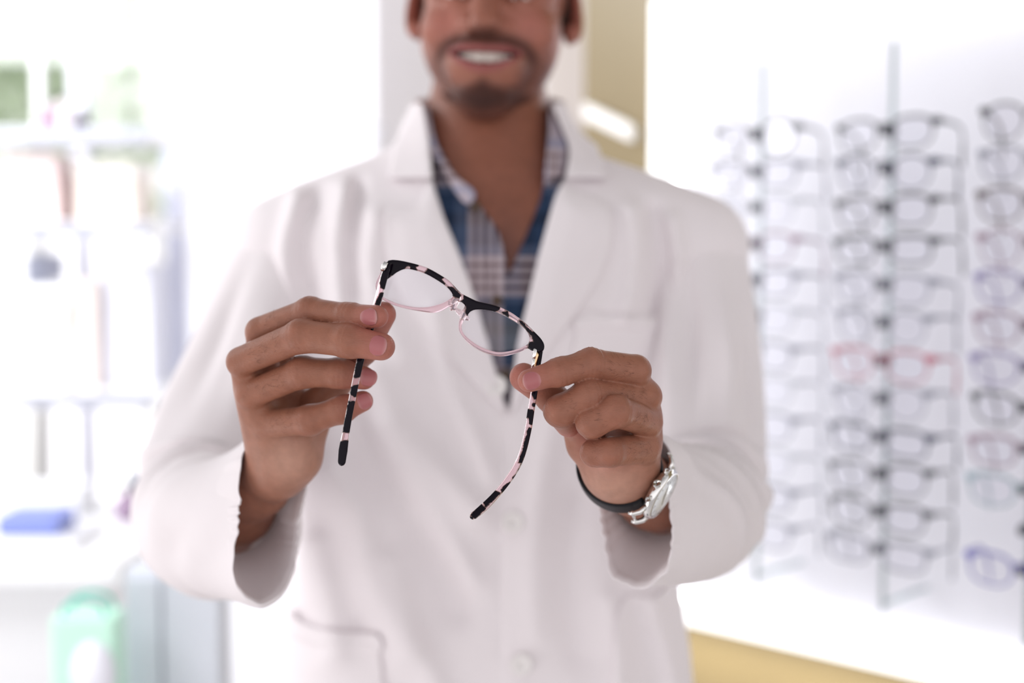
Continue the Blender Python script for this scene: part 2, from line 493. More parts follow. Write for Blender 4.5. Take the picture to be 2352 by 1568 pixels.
def nail(name, T, A, n, r, L=0.0115, off=-0.0030, half=0.95, tilt=0.0):
    """curved nail plate at the end of a finger: T tip centre, A towards the tip, n nail normal"""
    a = nrm(A); n = nrm(n - a * (n @ a)); s = np.cross(a, n)
    a2 = nrm(a - n * tilt)
    N, Mx = 14, 14; V = []
    for lay in (0, 1):
        for i in range(N):
            for j in range(Mx):
                x = -1 + 2 * i / (N - 1); y = -1 + 2 * j / (Mx - 1)
                # square -> rounded square
                xx = x * math.sqrt(1 - 0.46 * y * y); yy = y * math.sqrt(1 - 0.46 * x * x)
                th = xx * half
                rr = r * 1.0 + 0.00035 - lay * 0.0012 - 0.0003 * abs(x) ** 4
                V.append(T + a2 * (off + yy * L / 2) + rr * (s * math.sin(th) + n * math.cos(th)) - n * 0.0004 * max(0, yy) ** 2)
    VC = []
    for lay in (0, 1):
        for i in range(N):
            for j in range(Mx):
                y = -1 + 2 * j / (Mx - 1); w_ = 0.55 * max(0.0, 1 - ((y + 1) / 0.55)) + 0.5 * max(0.0, (y - 0.78) / 0.22)
                VC.append(np.array([0.40, 0.135, 0.14]) * (1 - w_) + np.array([0.62, 0.40, 0.38]) * w_)
    F = []
    k = N * Mx
    for i in range(N - 1):
        for j in range(Mx - 1):
            q = (i * Mx + j, (i + 1) * Mx + j, (i + 1) * Mx + j + 1, i * Mx + j + 1)
            F.append(q); F.append(tuple(x + k for x in reversed(q)))
    ring = [i * Mx for i in range(N)] + [(N - 1) * Mx + j for j in range(1, Mx)] + [i * Mx + Mx - 1 for i in range(N - 2, -1, -1)] + [j for j in range(Mx - 2, 0, -1)]
    for i in range(len(ring)):
        a_, b_ = ring[i], ring[(i + 1) % len(ring)]
        F.append((b_, a_, a_ + k, b_ + k))
    return add(name, V, F, M['nail'], person, cs=True, attrs={'Col': np.array(VC)})

# --- hand on the left of the picture
fingersL = [
 dict(p=[(597, 760, 1018, 33), (712, 715, 997, 32), (803, 727, 980, 30), (866, 727, 967.5, 26.5)], crease={1: (3, 0.0005), 2: (2, 0.0007)}),
 dict(p=[(553, 830, 1008, 34), (692, 771, 982, 37), (800, 783, 969, 37), (876, 796, 965.5, 32)], crease={1: (3, 0.0005), 2: (2, 0.0007)}),
 dict(p=[(577, 905, 1014, 33), (694, 854, 996, 35), (780, 857, 992, 33), (836, 868, 996, 27)], crease={1: (3, 0.0005), 2: (2, 0.0007)}),
 dict(p=[(613, 973, 1020, 33), (712, 965, 1003, 33), (785, 940, 998, 30), (833, 921, 1000, 24.5)], crease={1: (3, 0.0003), 2: (2, 0.0004)}),
 dict(p=[(735, 925, 1040, 40), (835, 800, 1010, 33), (880, 722, 989, 30)], k=0.008, pink=1.0, crease={1: (2, 0.0003)}),
]
palmL = [
 ((597, 765, 1016, 31), (640, 1075, 1066, 46), 0.010),
 ((556, 832, 1012, 31), (630, 1080, 1062, 46), 0.010),
 ((578, 905, 1016, 32), (628, 1080, 1058, 46), 0.010),
 ((612, 973, 1022, 33), (640, 1075, 1052, 50), 0.012),
 ((640, 985, 1040, 45), (660, 1060, 1052, 55), 0.012),
 ((735, 925, 1044, 38), (690, 1045, 1056, 46), 0.012),
 ((640, 800, 1050, 32), (668, 960, 1054, 34), 0.008),
 ((668, 930, 1054, 34), (740, 930, 1048, 34), 0.008),
 ((676, 1010, 1036, 48), (684, 1050, 1044, 52), 0.010),   # heel of the hand
 ((634, 1080, 1060, 60), (592, 1112, 1095, 66), 0.014),
 ((592, 1112, 1095, 68), (546, 1166, 1140, 78), 0.014),
 ((546, 1166, 1140, 78), (500, 1215, 1205, 86), 0.014),
]
lo = np.array([C(425, 0, 1.18)[0], C(0, 1300, 1.18)[1], 0.935]); hi = np.array([C(925, 0, 1.0)[0], C(0, 665, 1.05)[1], 1.19])
infoL = hand('L', lo, hi, 0.00105, palmL, fingersL, (C(665, 1048, 1.032), 0.024))
toCam = np.array([0, 0, -1.0])
for i, (off, n, sc_) in enumerate([(-0.0022, (0.10, -0.05, -1), 1.0), (-0.0026, (0.12, 0.05, -1), 1.12), (0.0012, (0.55, 0.1, -0.85), 0.92), (0.0005, (0.6, 0.15, -0.8), 0.8)]):
    pts, rs = infoL[i]
    nail('fingernail', pts[-1], pts[-1] - pts[-2], np.array(n, float), rs[-1], L=0.0150 * sc_, off=off, half=0.86)

# --- hand on the right of the picture
fingersR = [
 dict(p=[(1458, 851, 972, 37), (1356, 836, 956, 35.5), (1286, 854, 948, 31), (1215, 874, 944, 26.5)], crease={1: (5, 0.0007), 2: (2, 0.0007)}),
 dict(p=[(1484, 911, 983, 37), (1353, 908, 953, 37), (1286, 944, 955, 35), (1304, 975, 978, 28)], crease={1: (4, 0.0006), 2: (3, 0.0005)}),
 dict(p=[(1487, 970, 985, 36), (1416, 943, 946, 34.5), (1358, 970, 950, 33), (1366, 990, 982, 27)], crease={1: (3, 0.0006), 2: (3, 0.0005)}),
 dict(p=[(1480, 1028, 989, 38), (1400, 1038, 956, 31), (1364, 1040, 961, 28), (1384, 1046, 990, 25)], crease={1: (2, 0.0007), 2: (3, 0.0005)}, R=0.014),
 dict(p=[(1345, 985, 1003, 40), (1270, 915, 978, 33), (1203, 866, 967, 33)], k=0.008, pink=1.0, crease={1: (2, 0.0003)}),
]
palmR = [
 ((1460, 851, 975, 34), (1450, 1090, 1030, 48), 0.010),
 ((1484, 910, 988, 32), (1450, 1095, 1028, 48), 0.010),
 ((1486, 968, 993, 31), (1445, 1100, 1026, 50), 0.010),
 ((1481, 1028, 994, 34), (1440, 1085, 1020, 50), 0.012),
 ((1345, 985, 1006, 38), (1390, 1075, 1014, 48), 0.012),
 ((1330, 975, 1012, 34), (1340, 1020, 1012, 38), 0.012),
 ((1412, 1050, 1000, 48), (1412, 1076, 1008, 58), 0.012),   # heel of the hand
 ((1420, 1078, 1022, 70), (1455, 1103, 1048, 72), 0.014),
 ((1455, 1103, 1048, 72), (1500, 1135, 1110, 75), 0.014),
 ((1500, 1135, 1110, 75), (1548, 1158, 1195, 84), 0.014),
]
lo = np.array([C(1155, 0, 1.0)[0], C(0, 1270, 1.18)[1], 0.905]); hi = np.array([C(1645, 0, 1.16)[0], C(0, 780, 1.0)[1], 1.185])
infoR = hand('R', lo, hi, 0.00092, palmR, fingersR, (C(1405, 1105, 1.0), 0.022))
pts, rs = infoR[0]
nail('fingernail', pts[-1], pts[-1] - pts[-2], np.array([-0.10, -0.10, -1.0]), rs[-1], L=0.0140, off=-0.0014, half=0.92)

# --- fine dark hairs on the fingers, the back of the hand and the wrist
rh = random.Random(3)
HVs, HFs = [], []
def hairs(a, b, ra, rb, n, t0, t1, spread=0.9, ln=0.0050, lean=(0, 0.3, 0)):
    ax = nrm(b - a); nn = nrm(toCam - ax * (toCam @ ax)); ss = np.cross(ax, nn)
    for _ in range(n):
        t = rh.uniform(t0, t1); th = rh.gauss(0, spread * 0.5)
        r = ra + (rb - ra) * t
        d = nn * math.cos(th) + ss * math.sin(th)
        p = a + (b - a) * t + d * (r - 0.0002)
        g_ = nrm(ax * 0.8 + ss * rh.uniform(-0.6, 0.6) + np.array(lean) * rh.uniform(0, 1)); l = ln * rh.uniform(0.6, 1.3)
        curl = ss * rh.uniform(-0.25, 0.25)
        path = [p + g_ * l * q + d * (0.0009 * math.sin(q * 2.6)) + curl * l * q * q for q in (0, 0.33, 0.66, 1.0)]
        V, F = sweep(path, [(0.00004, 0.00004), (0.00004, 0.00004), (0.00003, 0.00003), (0.00001, 0.00001)], up=d, n=3, caps=False)
        o_ = sum(len(x) for x in HVs); HVs.append(V); HFs.extend([tuple(i + o_ for i in f) for f in F])
for k_, n_ in ((0, 45), (1, 70), (2, 80), (3, 80)):
    pts, rs = infoR[k_]
    hairs(pts[0], pts[1], rs[0], rs[1], n_, 0.15, 0.75)
    hairs(pts[1], pts[2], rs[1], rs[2], n_ // 4, 0.35, 0.8, ln=0.0035)
for k_ in range(4):
    pts, rs = infoL[k_]; hairs(pts[0], pts[1], rs[0], rs[1], 25, 0.2, 0.75)
hairs(C(640, 1070, 1.052), C(598, 1130, 1.10), 0.0205, 0.0215, 170, 0.1, 1.0, 1.3, 0.0075, (0.4, 0.1, 0))
hh_ = add('hand_hair', np.vstack(HVs), HFs, M['hair'], person, cs=True); hh_['kind'] = 'stuff'

# --- head, in its own millimetre frame, then turned into place
HC = C(1121, -14, 1.392)          # between the ears at eye height
yaw, roll, pit = math.radians(-3.5), math.radians(-2.6), math.radians(3)
def rotm(ax, a):
    return np.array(Matrix.Rotation(a, 3, ax))
# local x right, y up, z towards the viewer ; camera space is x right, y up, z away
RH = rotm('Z', roll) @ rotm('Y', yaw) @ rotm('X', -pit)
def head_to_cs(P):
    P = np.asarray(P, float) / 1000.0
    Q = P @ RH.T
    Q = Q * np.array([1, 1, -1])
    return Q + HC
def hgrid():
    g = Grid((-100, -235, -215), (100, 155, 62), 2.0)
    E = g.ell
    E((0, 32, -92), (73, 88, 98), 6)                       # cranium
    E((0, -25, -56), (64, 71, 61), 14)                     # face
    E((0, 18, -30), (60, 40, 40), 14)                      # forehead
    for s in (-1, 1):
        g.cone(np.array([s * 45, -44, -78.]), np.array([s * 30, -82, -48.]), 12, 12, 12)
        g.cone(np.array([s * 28, -82, -48.]), np.array([s * 9, -101, -12.]), 12, 12, 12)
        E((s * 42, -30, -24), (20, 17, 18), 12)            # smiling cheeks
        E((s * 31, 2, 3), (18, 12, 12), 9, cut=True)       # eye sockets
        E((s * 31, 4, -6), (14.5, 10, 13), 3); E((s * 31, -9, -6), (13.5, 5.5, 11.5), 4)   # lids, lowered
        E((s * 30, 20, -4), (22, 6, 9), 8)                 # brow ridge
    E((0, -101, -10), (20, 15, 16), 12)                    # chin
    E((0, -66, -14), (36, 30, 26), 12)                     # muzzle
    g.cone(np.array([0, 6, 0.]), np.array([0, -30, 22.]), 7, 8.5, 9)
    E((0, -36, 26), (11, 8.5, 10), 6)                        # nose tip
    for s in (-1, 1):
        E((s * 15.5, -36, 9), (9, 7.5, 10), 5)             # nostril wings
        E((s * 8, -43.5, 17), (4.6, 3.6, 6), 2, cut=True)
    # laugh lines
    for s in (-1, 1):
        for q in range(6):
            t = q / 5
            E((s * (21 + 22 * t), -38 - 28 * t, 14 - 13 * t - 3 * t * t), (2.2, 4, 3.2), 5, cut=True)
    # lips, bowed like a smile
    def lipz(x): return 11.5 - 0.0155 * x * x
    up = [(-35, -56.5), (-25, -54.5), (-13, -55.3), (-5, -55.5), (0, -56.5), (5, -55.5), (13, -55.3), (25, -54.5), (35, -56.5)]
    lw = [(-35, -57.5), (-27, -67), (-14, -75), (0, -77.5), (14, -75), (27, -67), (35, -57.5)]
    for P_, r0, r1 in ((up, 2.6, 3.8), (lw, 2.4, 4.6)):
        for (x0, y0), (x1, y1) in zip(P_[:-1], P_[1:]):
            ra = r0 + (r1 - r0) * (1 - abs(x0) / 34); rb = r0 + (r1 - r0) * (1 - abs(x1) / 34)
            g.cone(np.array([x0, y0, lipz(x0)]), np.array([x1, y1, lipz(x1)]), ra, rb, 3)
    # the open mouth
    for x in np.linspace(-30, 30, 17):
        b = -59 - 13.5 * (1 - (x / 33) ** 2); tp = -59.5 + 1.6 * (x / 30) ** 2
        g.ell((x, (tp + b) / 2, lipz(x) + 0), (4.2, max(1.2, (tp - b) / 2), 15), 1.5, cut=True)
    # ears
    for s in (-1, 1):
        R = (rotm('Y', s * 0.42) @ rotm('Z', s * 0.16)).T
        E((s * 82, 11, -92), (4.5, 31, 18), 4, R=R)
        E((s * 86, 15, -88), (3.5, 20, 10), 3, R=R, cut=True)
        E((s * 79, -15, -87), (4.0, 9, 8), 5, R=R)
    g.cone(np.array([0, -62, -98.]), np.array([0, -125, -98.]), 48, 56, 12); g.cone(np.array([0, -125, -98.]), np.array([0, -240, -100.]), 56, 60, 12)
    E((0, -150, -50), (10, 16, 14), 14)                    # throat
    for s in (-1, 1):
        g.cone(np.array([s * 40, -100, -92.]), np.array([s * 16, -222, -48.]), 9, 10, 14)
    return g
hg = hgrid(); HV, HF = hg.mesh(1)
x, y, z = HV[:, 0], HV[:, 1], HV[:, 2]
col = np.tile(SKIN * np.array([0.98, 0.90, 0.95]), (len(HV), 1))
def blend(w, c):
    global col
    w = np.clip(w, 0, 1)[:, None]; col = col * (1 - w) + np.array(c) * w
blend(np.exp(-(((np.abs(x) - 42) / 20) ** 2 + ((y + 30) / 20) ** 2)) * (z > -45) * 0.5, PINK)
blend(np.exp(-(((np.abs(x) - 80) / 9) ** 2 + ((y - 8) / 34) ** 2)) * (z < -60) * 0.55, PINK)
def sstep(a, b, v): t = np.clip((v - a) / (b - a), 0, 1); return t * t * (3 - 2 * t)
BEARD = np.array([0.030, 0.018, 0.018])
# stubble: jaw and chin, moustache, goatee
jaw = sstep(-58, -92, y + 0.30 * np.abs(x) * 0 - 0.0 * z) * sstep(-128, -110, y) * sstep(-118, -70, z)
side = sstep(40, 60, np.abs(x)) * sstep(-40, -70, y) * sstep(-110, -60, z) * sstep(-118, -100, y)
front = z > -60
gd = seg_d(np.abs(x), y, smooth_poly([(0, -48.5), (14, -48), (30, -49), (40, -53), (45, -62), (42, -78), (36, -92), (24, -102), (0, -109)], 4, False), False)
mou = sstep(12.5, 0.5, gd) * front * sstep(-72, -60, y)
cor = sstep(12.5, 0.5, gd) * front * sstep(-60, -72, y) * 0.8
chin = np.exp(-((x / 20) ** 2) ** 1.5) * sstep(-88, -96, y) * front
soul = np.exp(-((x / 7) ** 2)) * sstep(-83, -87, y) * sstep(-104, -94, y) * front
blend(0.6 * np.maximum(jaw * sstep(-84, -98, y), 0.8 * side), BEARD)
blend(0.80 * mou, BEARD); blend(0.70 * cor, BEARD); blend(0.5 * chin, BEARD); blend(0.55 * soul, BEARD)
lipm = np.zeros(len(HV))
for P_, w_ in (([(-33, -57.5), (-24, -56), (-12, -57), (0, -57.5), (12, -57), (24, -56), (33, -57.5)], 2.6), ([(-33, -58), (-26, -67), (-14, -75), (0, -78), (14, -75), (26, -67), (33, -58)], 3.6)):
    d = seg_d(x, y, P_, False); lipm = np.maximum(lipm, sstep(w_ + 1.2, w_ - 1.0, d) * (z > -20))
blend(lipm, (0.27, 0.075, 0.072))
blend(((y < -58) & (y > -74) & (np.abs(x) < 30) & (z < 3) & (z > -20)) * 1.0, (0.10, 0.02, 0.025))
blend(np.exp(-((x / 55) ** 2 + ((y + 185) / 45) ** 2)) * 0.15, (0.3, 0.13, 0.1))
islands.append((head_to_cs(HV), HF[:, ::-1], col.copy()))

# ---- torso: one shape, offset for skin, shirt and coat
TY = np.array([-1.2, -0.68, -0.32, -0.208, -0.0965, 0.0375, 0.127, 0.2])
TW = np.array([0.27, 0.245, 0.212, 0.194, 0.193, 0.203, 0.195, 0.17])
TD = np.array([0.17, 0.15, 0.128, 0.118, 0.118, 0.122, 0.106, 0.085])
def torso(g, off, arms=False, hips=-1.2):
    X, Y, Z = g.X, g.Y, g.Z
    w = np.interp(Y, TY, TW).astype(np.float32) + off; dd = np.interp(Y, TY, TD).astype(np.float32) + off
    x = (X + 0.027) / w; z = (Z - (1.462 - math.tan(PITCH) * Y)) / dd
    q = (np.abs(x) ** 2.5 + np.abs(z) ** 2.5) ** (1 / 2.5)
    g.a = ((q - 1) * np.minimum(w, dd)).astype(np.float32)
    g.a = smax(g.a, (Y - 0.155) * np.ones_like(g.a), 0.06)
    for s, inner, outer in ((-1, (1010, 436, 1.462), (655, 574, 1.442)), (1, (1235, 446, 1.462), (1597, 570, 1.442))):
        g.cone(C(*inner), C(*outer), 0.058 + off, 0.055 + off, 0.035)
    g.cone(C(1122, 150, 1.492), C(1122, 440, 1.462), 0.060 + off * 0.3, 0.098 + off, 0.03)
g = Grid((-0.31, -0.42, 1.13), (0.26, 0.285, 1.62), 0.005)
torso(g, -0.018)
gs = g.a.copy()
# sternum notch, collar bones
g.cone(C(1100, 520, 1.392), C(975, 470, 1.40), 0.006, 0.006, 0.012); g.cone(C(1190, 520, 1.392), C(1290, 470, 1.40), 0.006, 0.006, 0.012)
# arms down to the wrists
for ch in ([(655, 585, 1442, 190), (530, 930, 1392, 200), (462, 1200, 1318, 200), (500, 1215, 1205, 176)], [(1597, 585, 1442, 190), (1612, 930, 1392, 200), (1610, 1180, 1318, 200), (1548, 1158, 1195, 168)]):
    for p, q in zip(ch[:-1], ch[1:]):
        a, b = C(p[0], p[1], p[2] / 1000), C(q[0], q[1], q[2] / 1000)
        g.cone(a, b, p[3] * 0.46 * a[2] / FPX, q[3] * 0.46 * b[2] / FPX, 0.02)
V, F = g.mesh(1)
tc_ = np.tile(SKIN * np.array([0.80, 0.72, 0.72]), (len(V), 1))
u_, v_ = proj(V[:, 0], V[:, 1], V[:, 2])
w = (np.exp(-((u_ - 1165) / 40) ** 2 - ((v_ - 600) / 110) ** 2) * 0.65)[:, None]
tc_ = tc_ * (1 - w) + np.array([0.10, 0.05, 0.045]) * w        # chest hair
islands.append((V, F, tc_))
Vs, Fs, Cs, o_ = [], [], [], 0
for V, F, c in islands:
    Vs.append(V); Fs.append(F + o_); Cs.append(c); o_ += len(V)
body = add('body', np.vstack(Vs), np.vstack(Fs), M['skin'], person, cs=True, attrs={'Col': np.vstack(Cs)})

# ---- head details as parts
def hadd(name, V, F, m, **k): return add(name, head_to_cs(V), F, m, person, cs=True, **k)
parts = []
for i, (tx, tw) in enumerate([(-22.5, 5.5), (-16.5, 6.2), (-10.5, 6.6), (-4.2, 8), (4.2, 8), (10.5, 6.6), (16.5, 6.2), (22.5, 5.5)]):
    hgt = 10.0 - 0.011 * tx * tx
    a = -tx * 0.018
    parts.append(box_geo((-tw / 2, -hgt, -2.5), (tw / 2, 0, 2.0), 1.4, R=rotm('Y', -a), c=(tx, -58.5, 4.0 - 0.018 * tx * tx)))
V, F = join_geo(parts); hadd('teeth', V, [f[::-1] for f in F], M['teeth'])
for s in (-1, 1):
    V, F = lathe([(0.1, -12)] + [(12 * math.sin(t), -12 * math.cos(t)) for t in np.linspace(0.2, 2.95, 14)] + [(0.1, 12)], 24, (0, 0, 1), (s * 31, 1, -7))
    e = hadd('eyeball', V, [f[::-1] for f in F], M['eye'])
    V, F = lathe([(0.1, 0.7), (4, 0.45), (5.8, 0.0), (5.8, -1.5)], 20, (0, 0, 1), (s * 31, 0, 4.4))
    add('iris', to_world(head_to_cs(V)), [f[::-1] for f in F], M['iris'], e)
    # upper lid, closed most of the way since he looks down
    V, F = lathe([(13.2 * math.sin(t), -13.2 * math.cos(t)) for t in np.linspace(0.1, 1.75, 12)], 24, (0, 0.72, -0.69), (s * 31, 1, -7))
    V[:, 1] = 1 + (1 - V[:, 1]) * 1.0 * -1 + 0
    P = []
    for i in range(15):
        t = i / 14; X0 = s * (14 + 36 * t)
        P.append((X0, 18 + 6 * math.sin(t * 2.3), 12.5 - 14 * t * t))
    V, F = sweep(P, [(2.0 + 1.0 * math.sin(min(1, (i + 1) / 8) * 1.5), 3.2 * (1 - 0.6 * (i / 14) ** 2)) for i in range(15)], up=(0, 1, 0), n=8)
    hadd('eyebrow', V, [f[::-1] for f in F], M['hair'])
g = Grid((-100, -70, -220), (100, 160, 40), 3.0)
g.ell((0, 34, -96), (81, 93, 102), 4)
Xh, Yh, Zh = g.X, g.Y, g.Z
cutf = np.minimum(1e3, (62 - Yh) * 0.75 + (Zh + 26) * 0.55)        # hairline
cut2 = smax(cutf * 1.0, (-42 - Yh) + 0 * Zh, 6)
front_ = smax((58 - Yh) * 0.8 + (Zh - 0) * 0.0, -1e3 + 0 * Yh, 1)
hl = np.where(Zh > -78, 58 - Yh - 0.10 * (Zh + 0) * 0, -58 - Yh + 0 * Zh)
hl = np.maximum(np.minimum(58 - Yh, (Zh + 78) * 0.9), -50 - Yh)
g.a = smax(g.a, hl.astype(np.float32) * np.ones_like(g.a), 8)
V, F = g.mesh(2); hadd('hair', V, F[:, ::-1], M['hair'])
# ================================================================== clothes
h3 = 0.0042
gc = Grid((-0.33, -0.66, 1.26), (0.27, 0.215, 1.66), h3)
torso(gc, 0.0)
U3, V3 = proj(gc.X, gc.Y, gc.Z); U3 = U3 + 0 * gc.Y; V3 = V3 + 0 * gc.X
# soft folds of the cloth: curved ridges (+) and hollows (-) as (points, width px, height m)
FOLDS = [
 ([(860, 860), (905, 960), (985, 1060), (1100, 1180)], 42, 0.010),
 ([(820, 960), (860, 1060), (960, 1200), (1050, 1400)], 34, -0.007),
 ([(880, 980), (1000, 1180), (1090, 1330)], 30, 0.006),
 ([(760, 1080), (820, 1180), (850, 1320), (930, 1500)], 40, 0.011),
 ([(720, 1250), (760, 1400), (770, 1500)], 36, 0.007),
 ([(900, 1290), (960, 1480), (1010, 1600)], 34, 0.007),
 ([(860, 500), (850, 620), (880, 720), (930, 830)], 26, 0.006),
 ([(790, 430), (770, 560), (780, 700)], 20, 0.006),
 ([(735, 440), (700, 560), (730, 700)], 16, -0.005),
 ([(680, 450), (650, 570), (665, 700)], 17, 0.006),
 ([(825, 420), (812, 560), (815, 680)], 16, -0.005),
 ([(1000, 720), (1030, 860), (1090, 1000), (1130, 1100)], 26, 0.006),
 ([(1290, 900), (1250, 1050), (1225, 1250), (1230, 1450)], 34, 0.006),
 ([(1330, 1150), (1310, 1300), (1330, 1500)], 34, -0.005),
 ([(1450, 480), (1460, 600), (1440, 720)], 22, 0.006),
 ([(1500, 480), (1520, 600), (1500, 720)], 16, -0.005),
 ([(1545, 500), (1560, 620), (1535, 760)], 15, 0.005),
 ([(1530, 700), (1515, 900), (1530, 1000)], 14, -0.006),
 ([(1400, 1380), (1420, 1500), (1425, 1600)], 26, 0.005),
 ([(1500, 1380), (1530, 1480), (1560, 1600)], 26, 0.006),
]
fold = Map2(lambda U, Vv: sum(1.45 * hh * np.exp(-(seg_d(U, Vv, smooth_poly(p, 4, False), False) / w) ** 2) for p, w, hh in FOLDS), (300, 300), (1900, 1700), 6)
frontw = np.clip((1.45 - gc.Z) / 0.05, 0, 1)
hem = np.clip((gc.Y + 0.66) / 0.2, 0, 1)
gc.a -= fold(U3, V3) * frontw * ((V3 > 306) & (V3 < 1690) & (U3 > 306) & (U3 < 1890))
VL = [(945, 150), (978, 262), (988, 340), (995, 420), (1020, 500), (1052, 575), (1090, 680), (1125, 800), (1150, 890), (1166, 955)]
VR = [(1172, 930), (1186, 800), (1212, 690), (1240, 575), (1275, 450), (1300, 400), (1306, 345), (1290, 300), (1262, 240), (1262, 150)]
vcut = Map2(lambda U, Vv: poly_sd(U, Vv, VL + VR), (800, 100), (1500, 1100), 3)
base = gc.a.copy()
cutd = vcut(U3, V3) * gc.Z / FPX
cutd = np.where((V3 > 1080) | (V3 < 110) | (U3 < 810) | (U3 > 1490), 0.1, cutd)
gc.a = smax(gc.a, np.where(gc.Z < 1.455, -cutd, -0.05).astype(np.float32), 0.004)
topcut = (224 - V3) * gc.Z / FPX            # stands up to here round the neck
gc.a = smax(gc.a, topcut.astype(np.float32), 0.004)
neck_hole = cone(gc.X, gc.Y, gc.Z, C(1122, 100, 1.497), C(1122, 420, 1.47), 0.0655, 0.075)
gc.a = smax(gc.a, -neck_hole.astype(np.float32), 0.003)
# front edge of the overlap
plk = Map2(lambda U, Vv: seg_d(U, Vv, smooth_poly([(1168, 935), (1158, 1080), (1151, 1250), (1150, 1420), (1158, 1600), (1165, 1700)], 4, False), False), (1000, 800), (1350, 1720), 3)
ed = np.where((V3 > 860) & (V3 < 1700) & (U3 > 1005) & (U3 < 1340), plk(U3, V3), 300)
right = U3 > np.interp(V3, [935, 1080, 1250, 1420, 1600, 1700], [1168, 1158, 1151, 1150, 1158, 1165])
gc.a -= np.where(right & (V3 > 930) & (gc.Z < 1.45), 0.0022 * np.exp(-(ed / 55) ** 4), 0) - 0.0022 * np.exp(-(ed / 5) ** 2) * (gc.Z < 1.45) * (V3 > 930)
Vc, Fc = gc.mesh(2)
coat = add('lab_coat', Vc, Fc, M['coat'], person, cs=True)

def shell_part(name, polys, inner, outer, m, parent, h=0.0022, zmax=1.47, off=0.0, k=0.0016, bounds=None, bnd=None, puff=0.0, relax=2, foldamp=1.0, top=None, exclude=None):
    """a layer of cloth lying on the torso between two heights, cut to an outline"""
    allp = np.array([p for P in polys for p in P])
    (u0, v0), (u1, v1) = allp.min(0) - 12, allp.max(0) + 12
    z0, z1 = bnd or (1.30, zmax)
    xs = [C(u, 0, z)[0] for u in (u0, u1) for z in (z0, z1)]; ys = [C(0, v, z)[1] for v in (v0, v1) for z in (z0, z1)]
    g = Grid((min(xs), min(ys), z0), (max(xs), max(ys), z1), h)
    torso(g, off)
    U, Vv = proj(g.X, g.Y, g.Z); U = U + 0 * g.Y; Vv = Vv + 0 * g.X
    if foldamp: g.a -= fold(U, Vv) * np.clip((1.45 - g.Z) / 0.05, 0, 1) * ((Vv > 306) & (Vv < 1690)) * foldamp
    mp = Map2(lambda a, b: np.minimum.reduce([poly_sd(a, b, smooth_poly(P, 3)) for P in polys]), (u0 - 30, v0 - 30), (u1 + 30, v1 + 30), 2)
    pd = mp(U, Vv) * g.Z / FPX
    out = outer + puff * np.clip(-pd / 0.02, 0, 1)
    d = smax(g.a - out, inner - g.a, k)
    d = smax(d, pd, k)
    g.a = d.astype(np.float32)
    V, F = g.mesh(relax)
    return add(name, V, F, m, parent, cs=True)

LAP_L = [(890, 476), (956, 474), (984, 420), (996, 425), (1020, 500), (1052, 575), (1090, 680), (1125, 800), (1150, 890), (1164, 950), (1150, 945), (1085, 880), (1000, 790), (935, 700), (893, 610), (882, 540)]
COL_L = [(972, 236), (984, 300), (990, 360), (994, 425), (975, 462), (935, 470), (892, 470), (890, 400), (905, 335), (935, 275), (956, 240)]
LAP_R = [(1310, 430), (1395, 470), (1408, 540), (1400, 585), (1365, 660), (1305, 745), (1245, 830), (1180, 950), (1172, 945), (1186, 800), (1212, 690), (1240, 575), (1275, 455), (1296, 420)]
COL_R = [(1266, 236), (1290, 296), (1307, 345), (1300, 400), (1300, 432), (1350, 452), (1398, 466), (1396, 400), (1372, 330), (1330, 275), (1292, 238)]
shell_part('lapel', [LAP_L], -0.001, 0.0045, M['coat'], coat, puff=0.003)
shell_part('lapel', [LAP_R], -0.001, 0.0045, M['coat'], coat, puff=0.003)
# collar: stands round the neck and falls on the shoulders
g = Grid((-0.16, 0.10, 1.33), (0.14, 0.265, 1.64), 0.0024)
torso(g, 0.0)
U, Vv = proj(g.X, g.Y, g.Z); U = U + 0 * g.Y; Vv = Vv + 0 * g.X
mp = Map2(lambda a, b: np.minimum(poly_sd(a, b, smooth_poly(COL_L, 3)), poly_sd(a, b, smooth_poly(COL_R, 3))), (700, 100), (1600, 700), 3)
pdf = mp(U, Vv) * g.Z / FPX
pdb = np.maximum((np.interp(g.Z, [1.44, 1.5, 1.6], [238, 225, 215]) - Vv), Vv - 400) * g.Z / FPX
wz = np.clip((g.Z - 1.44) / 0.02, 0, 1)
pd = pdf * (1 - wz) + np.minimum(pdb, np.where(wz > 0.5, pdb, 1)) * wz
near = Map2(lambda a, b: poly_sd(a, b, [(952, 190), (905, 335), (890, 410), (1396, 410), (1372, 330), (1296, 190)]), (700, 100), (1600, 700), 3)
pd = np.maximum(pd, near(U, Vv) * g.Z / FPX)
d = smax(g.a - 0.0085, 0.001 - g.a, 0.002)
g.a = smax(d, pd, 0.003).astype(np.float32)
V, F = g.mesh(2); add('collar', V, F, M['coat'], coat, cs=True)

pocket = shell_part('chest_pocket', [[(1326, 728), (1420, 724), (1528, 728), (1528, 800), (1524, 960), (1430, 972), (1322, 960)]], -0.001, 0.0030, M['coat'], coat)
shell_part('pocket_hem', [[(1326, 728), (1420, 724), (1528, 728), (1528, 760), (1420, 757), (1325, 760)]], 0.0, 0.0045, M['coat'], pocket)
pocket = shell_part('hip_pocket', [[(662, 1402), (700, 1432), (790, 1450), (850, 1452), (868, 1456), (880, 1560), (900, 1700), (780, 1740), (640, 1720), (640, 1560)]], -0.001, 0.0045, M['coat'], coat, zmax=1.52)
shell_part('pocket_hem', [[(662, 1402), (700, 1432), (790, 1450), (868, 1456), (872, 1500), (780, 1492), (700, 1475), (655, 1450)]], 0.0, 0.0065, M['coat'], pocket, zmax=1.52)
pocket = shell_part('hip_pocket', [[(1420, 1390), (1500, 1372), (1552, 1360), (1590, 1700), (1480, 1740), (1410, 1720)]], -0.001, 0.0035, M['coat'], coat, zmax=1.52)

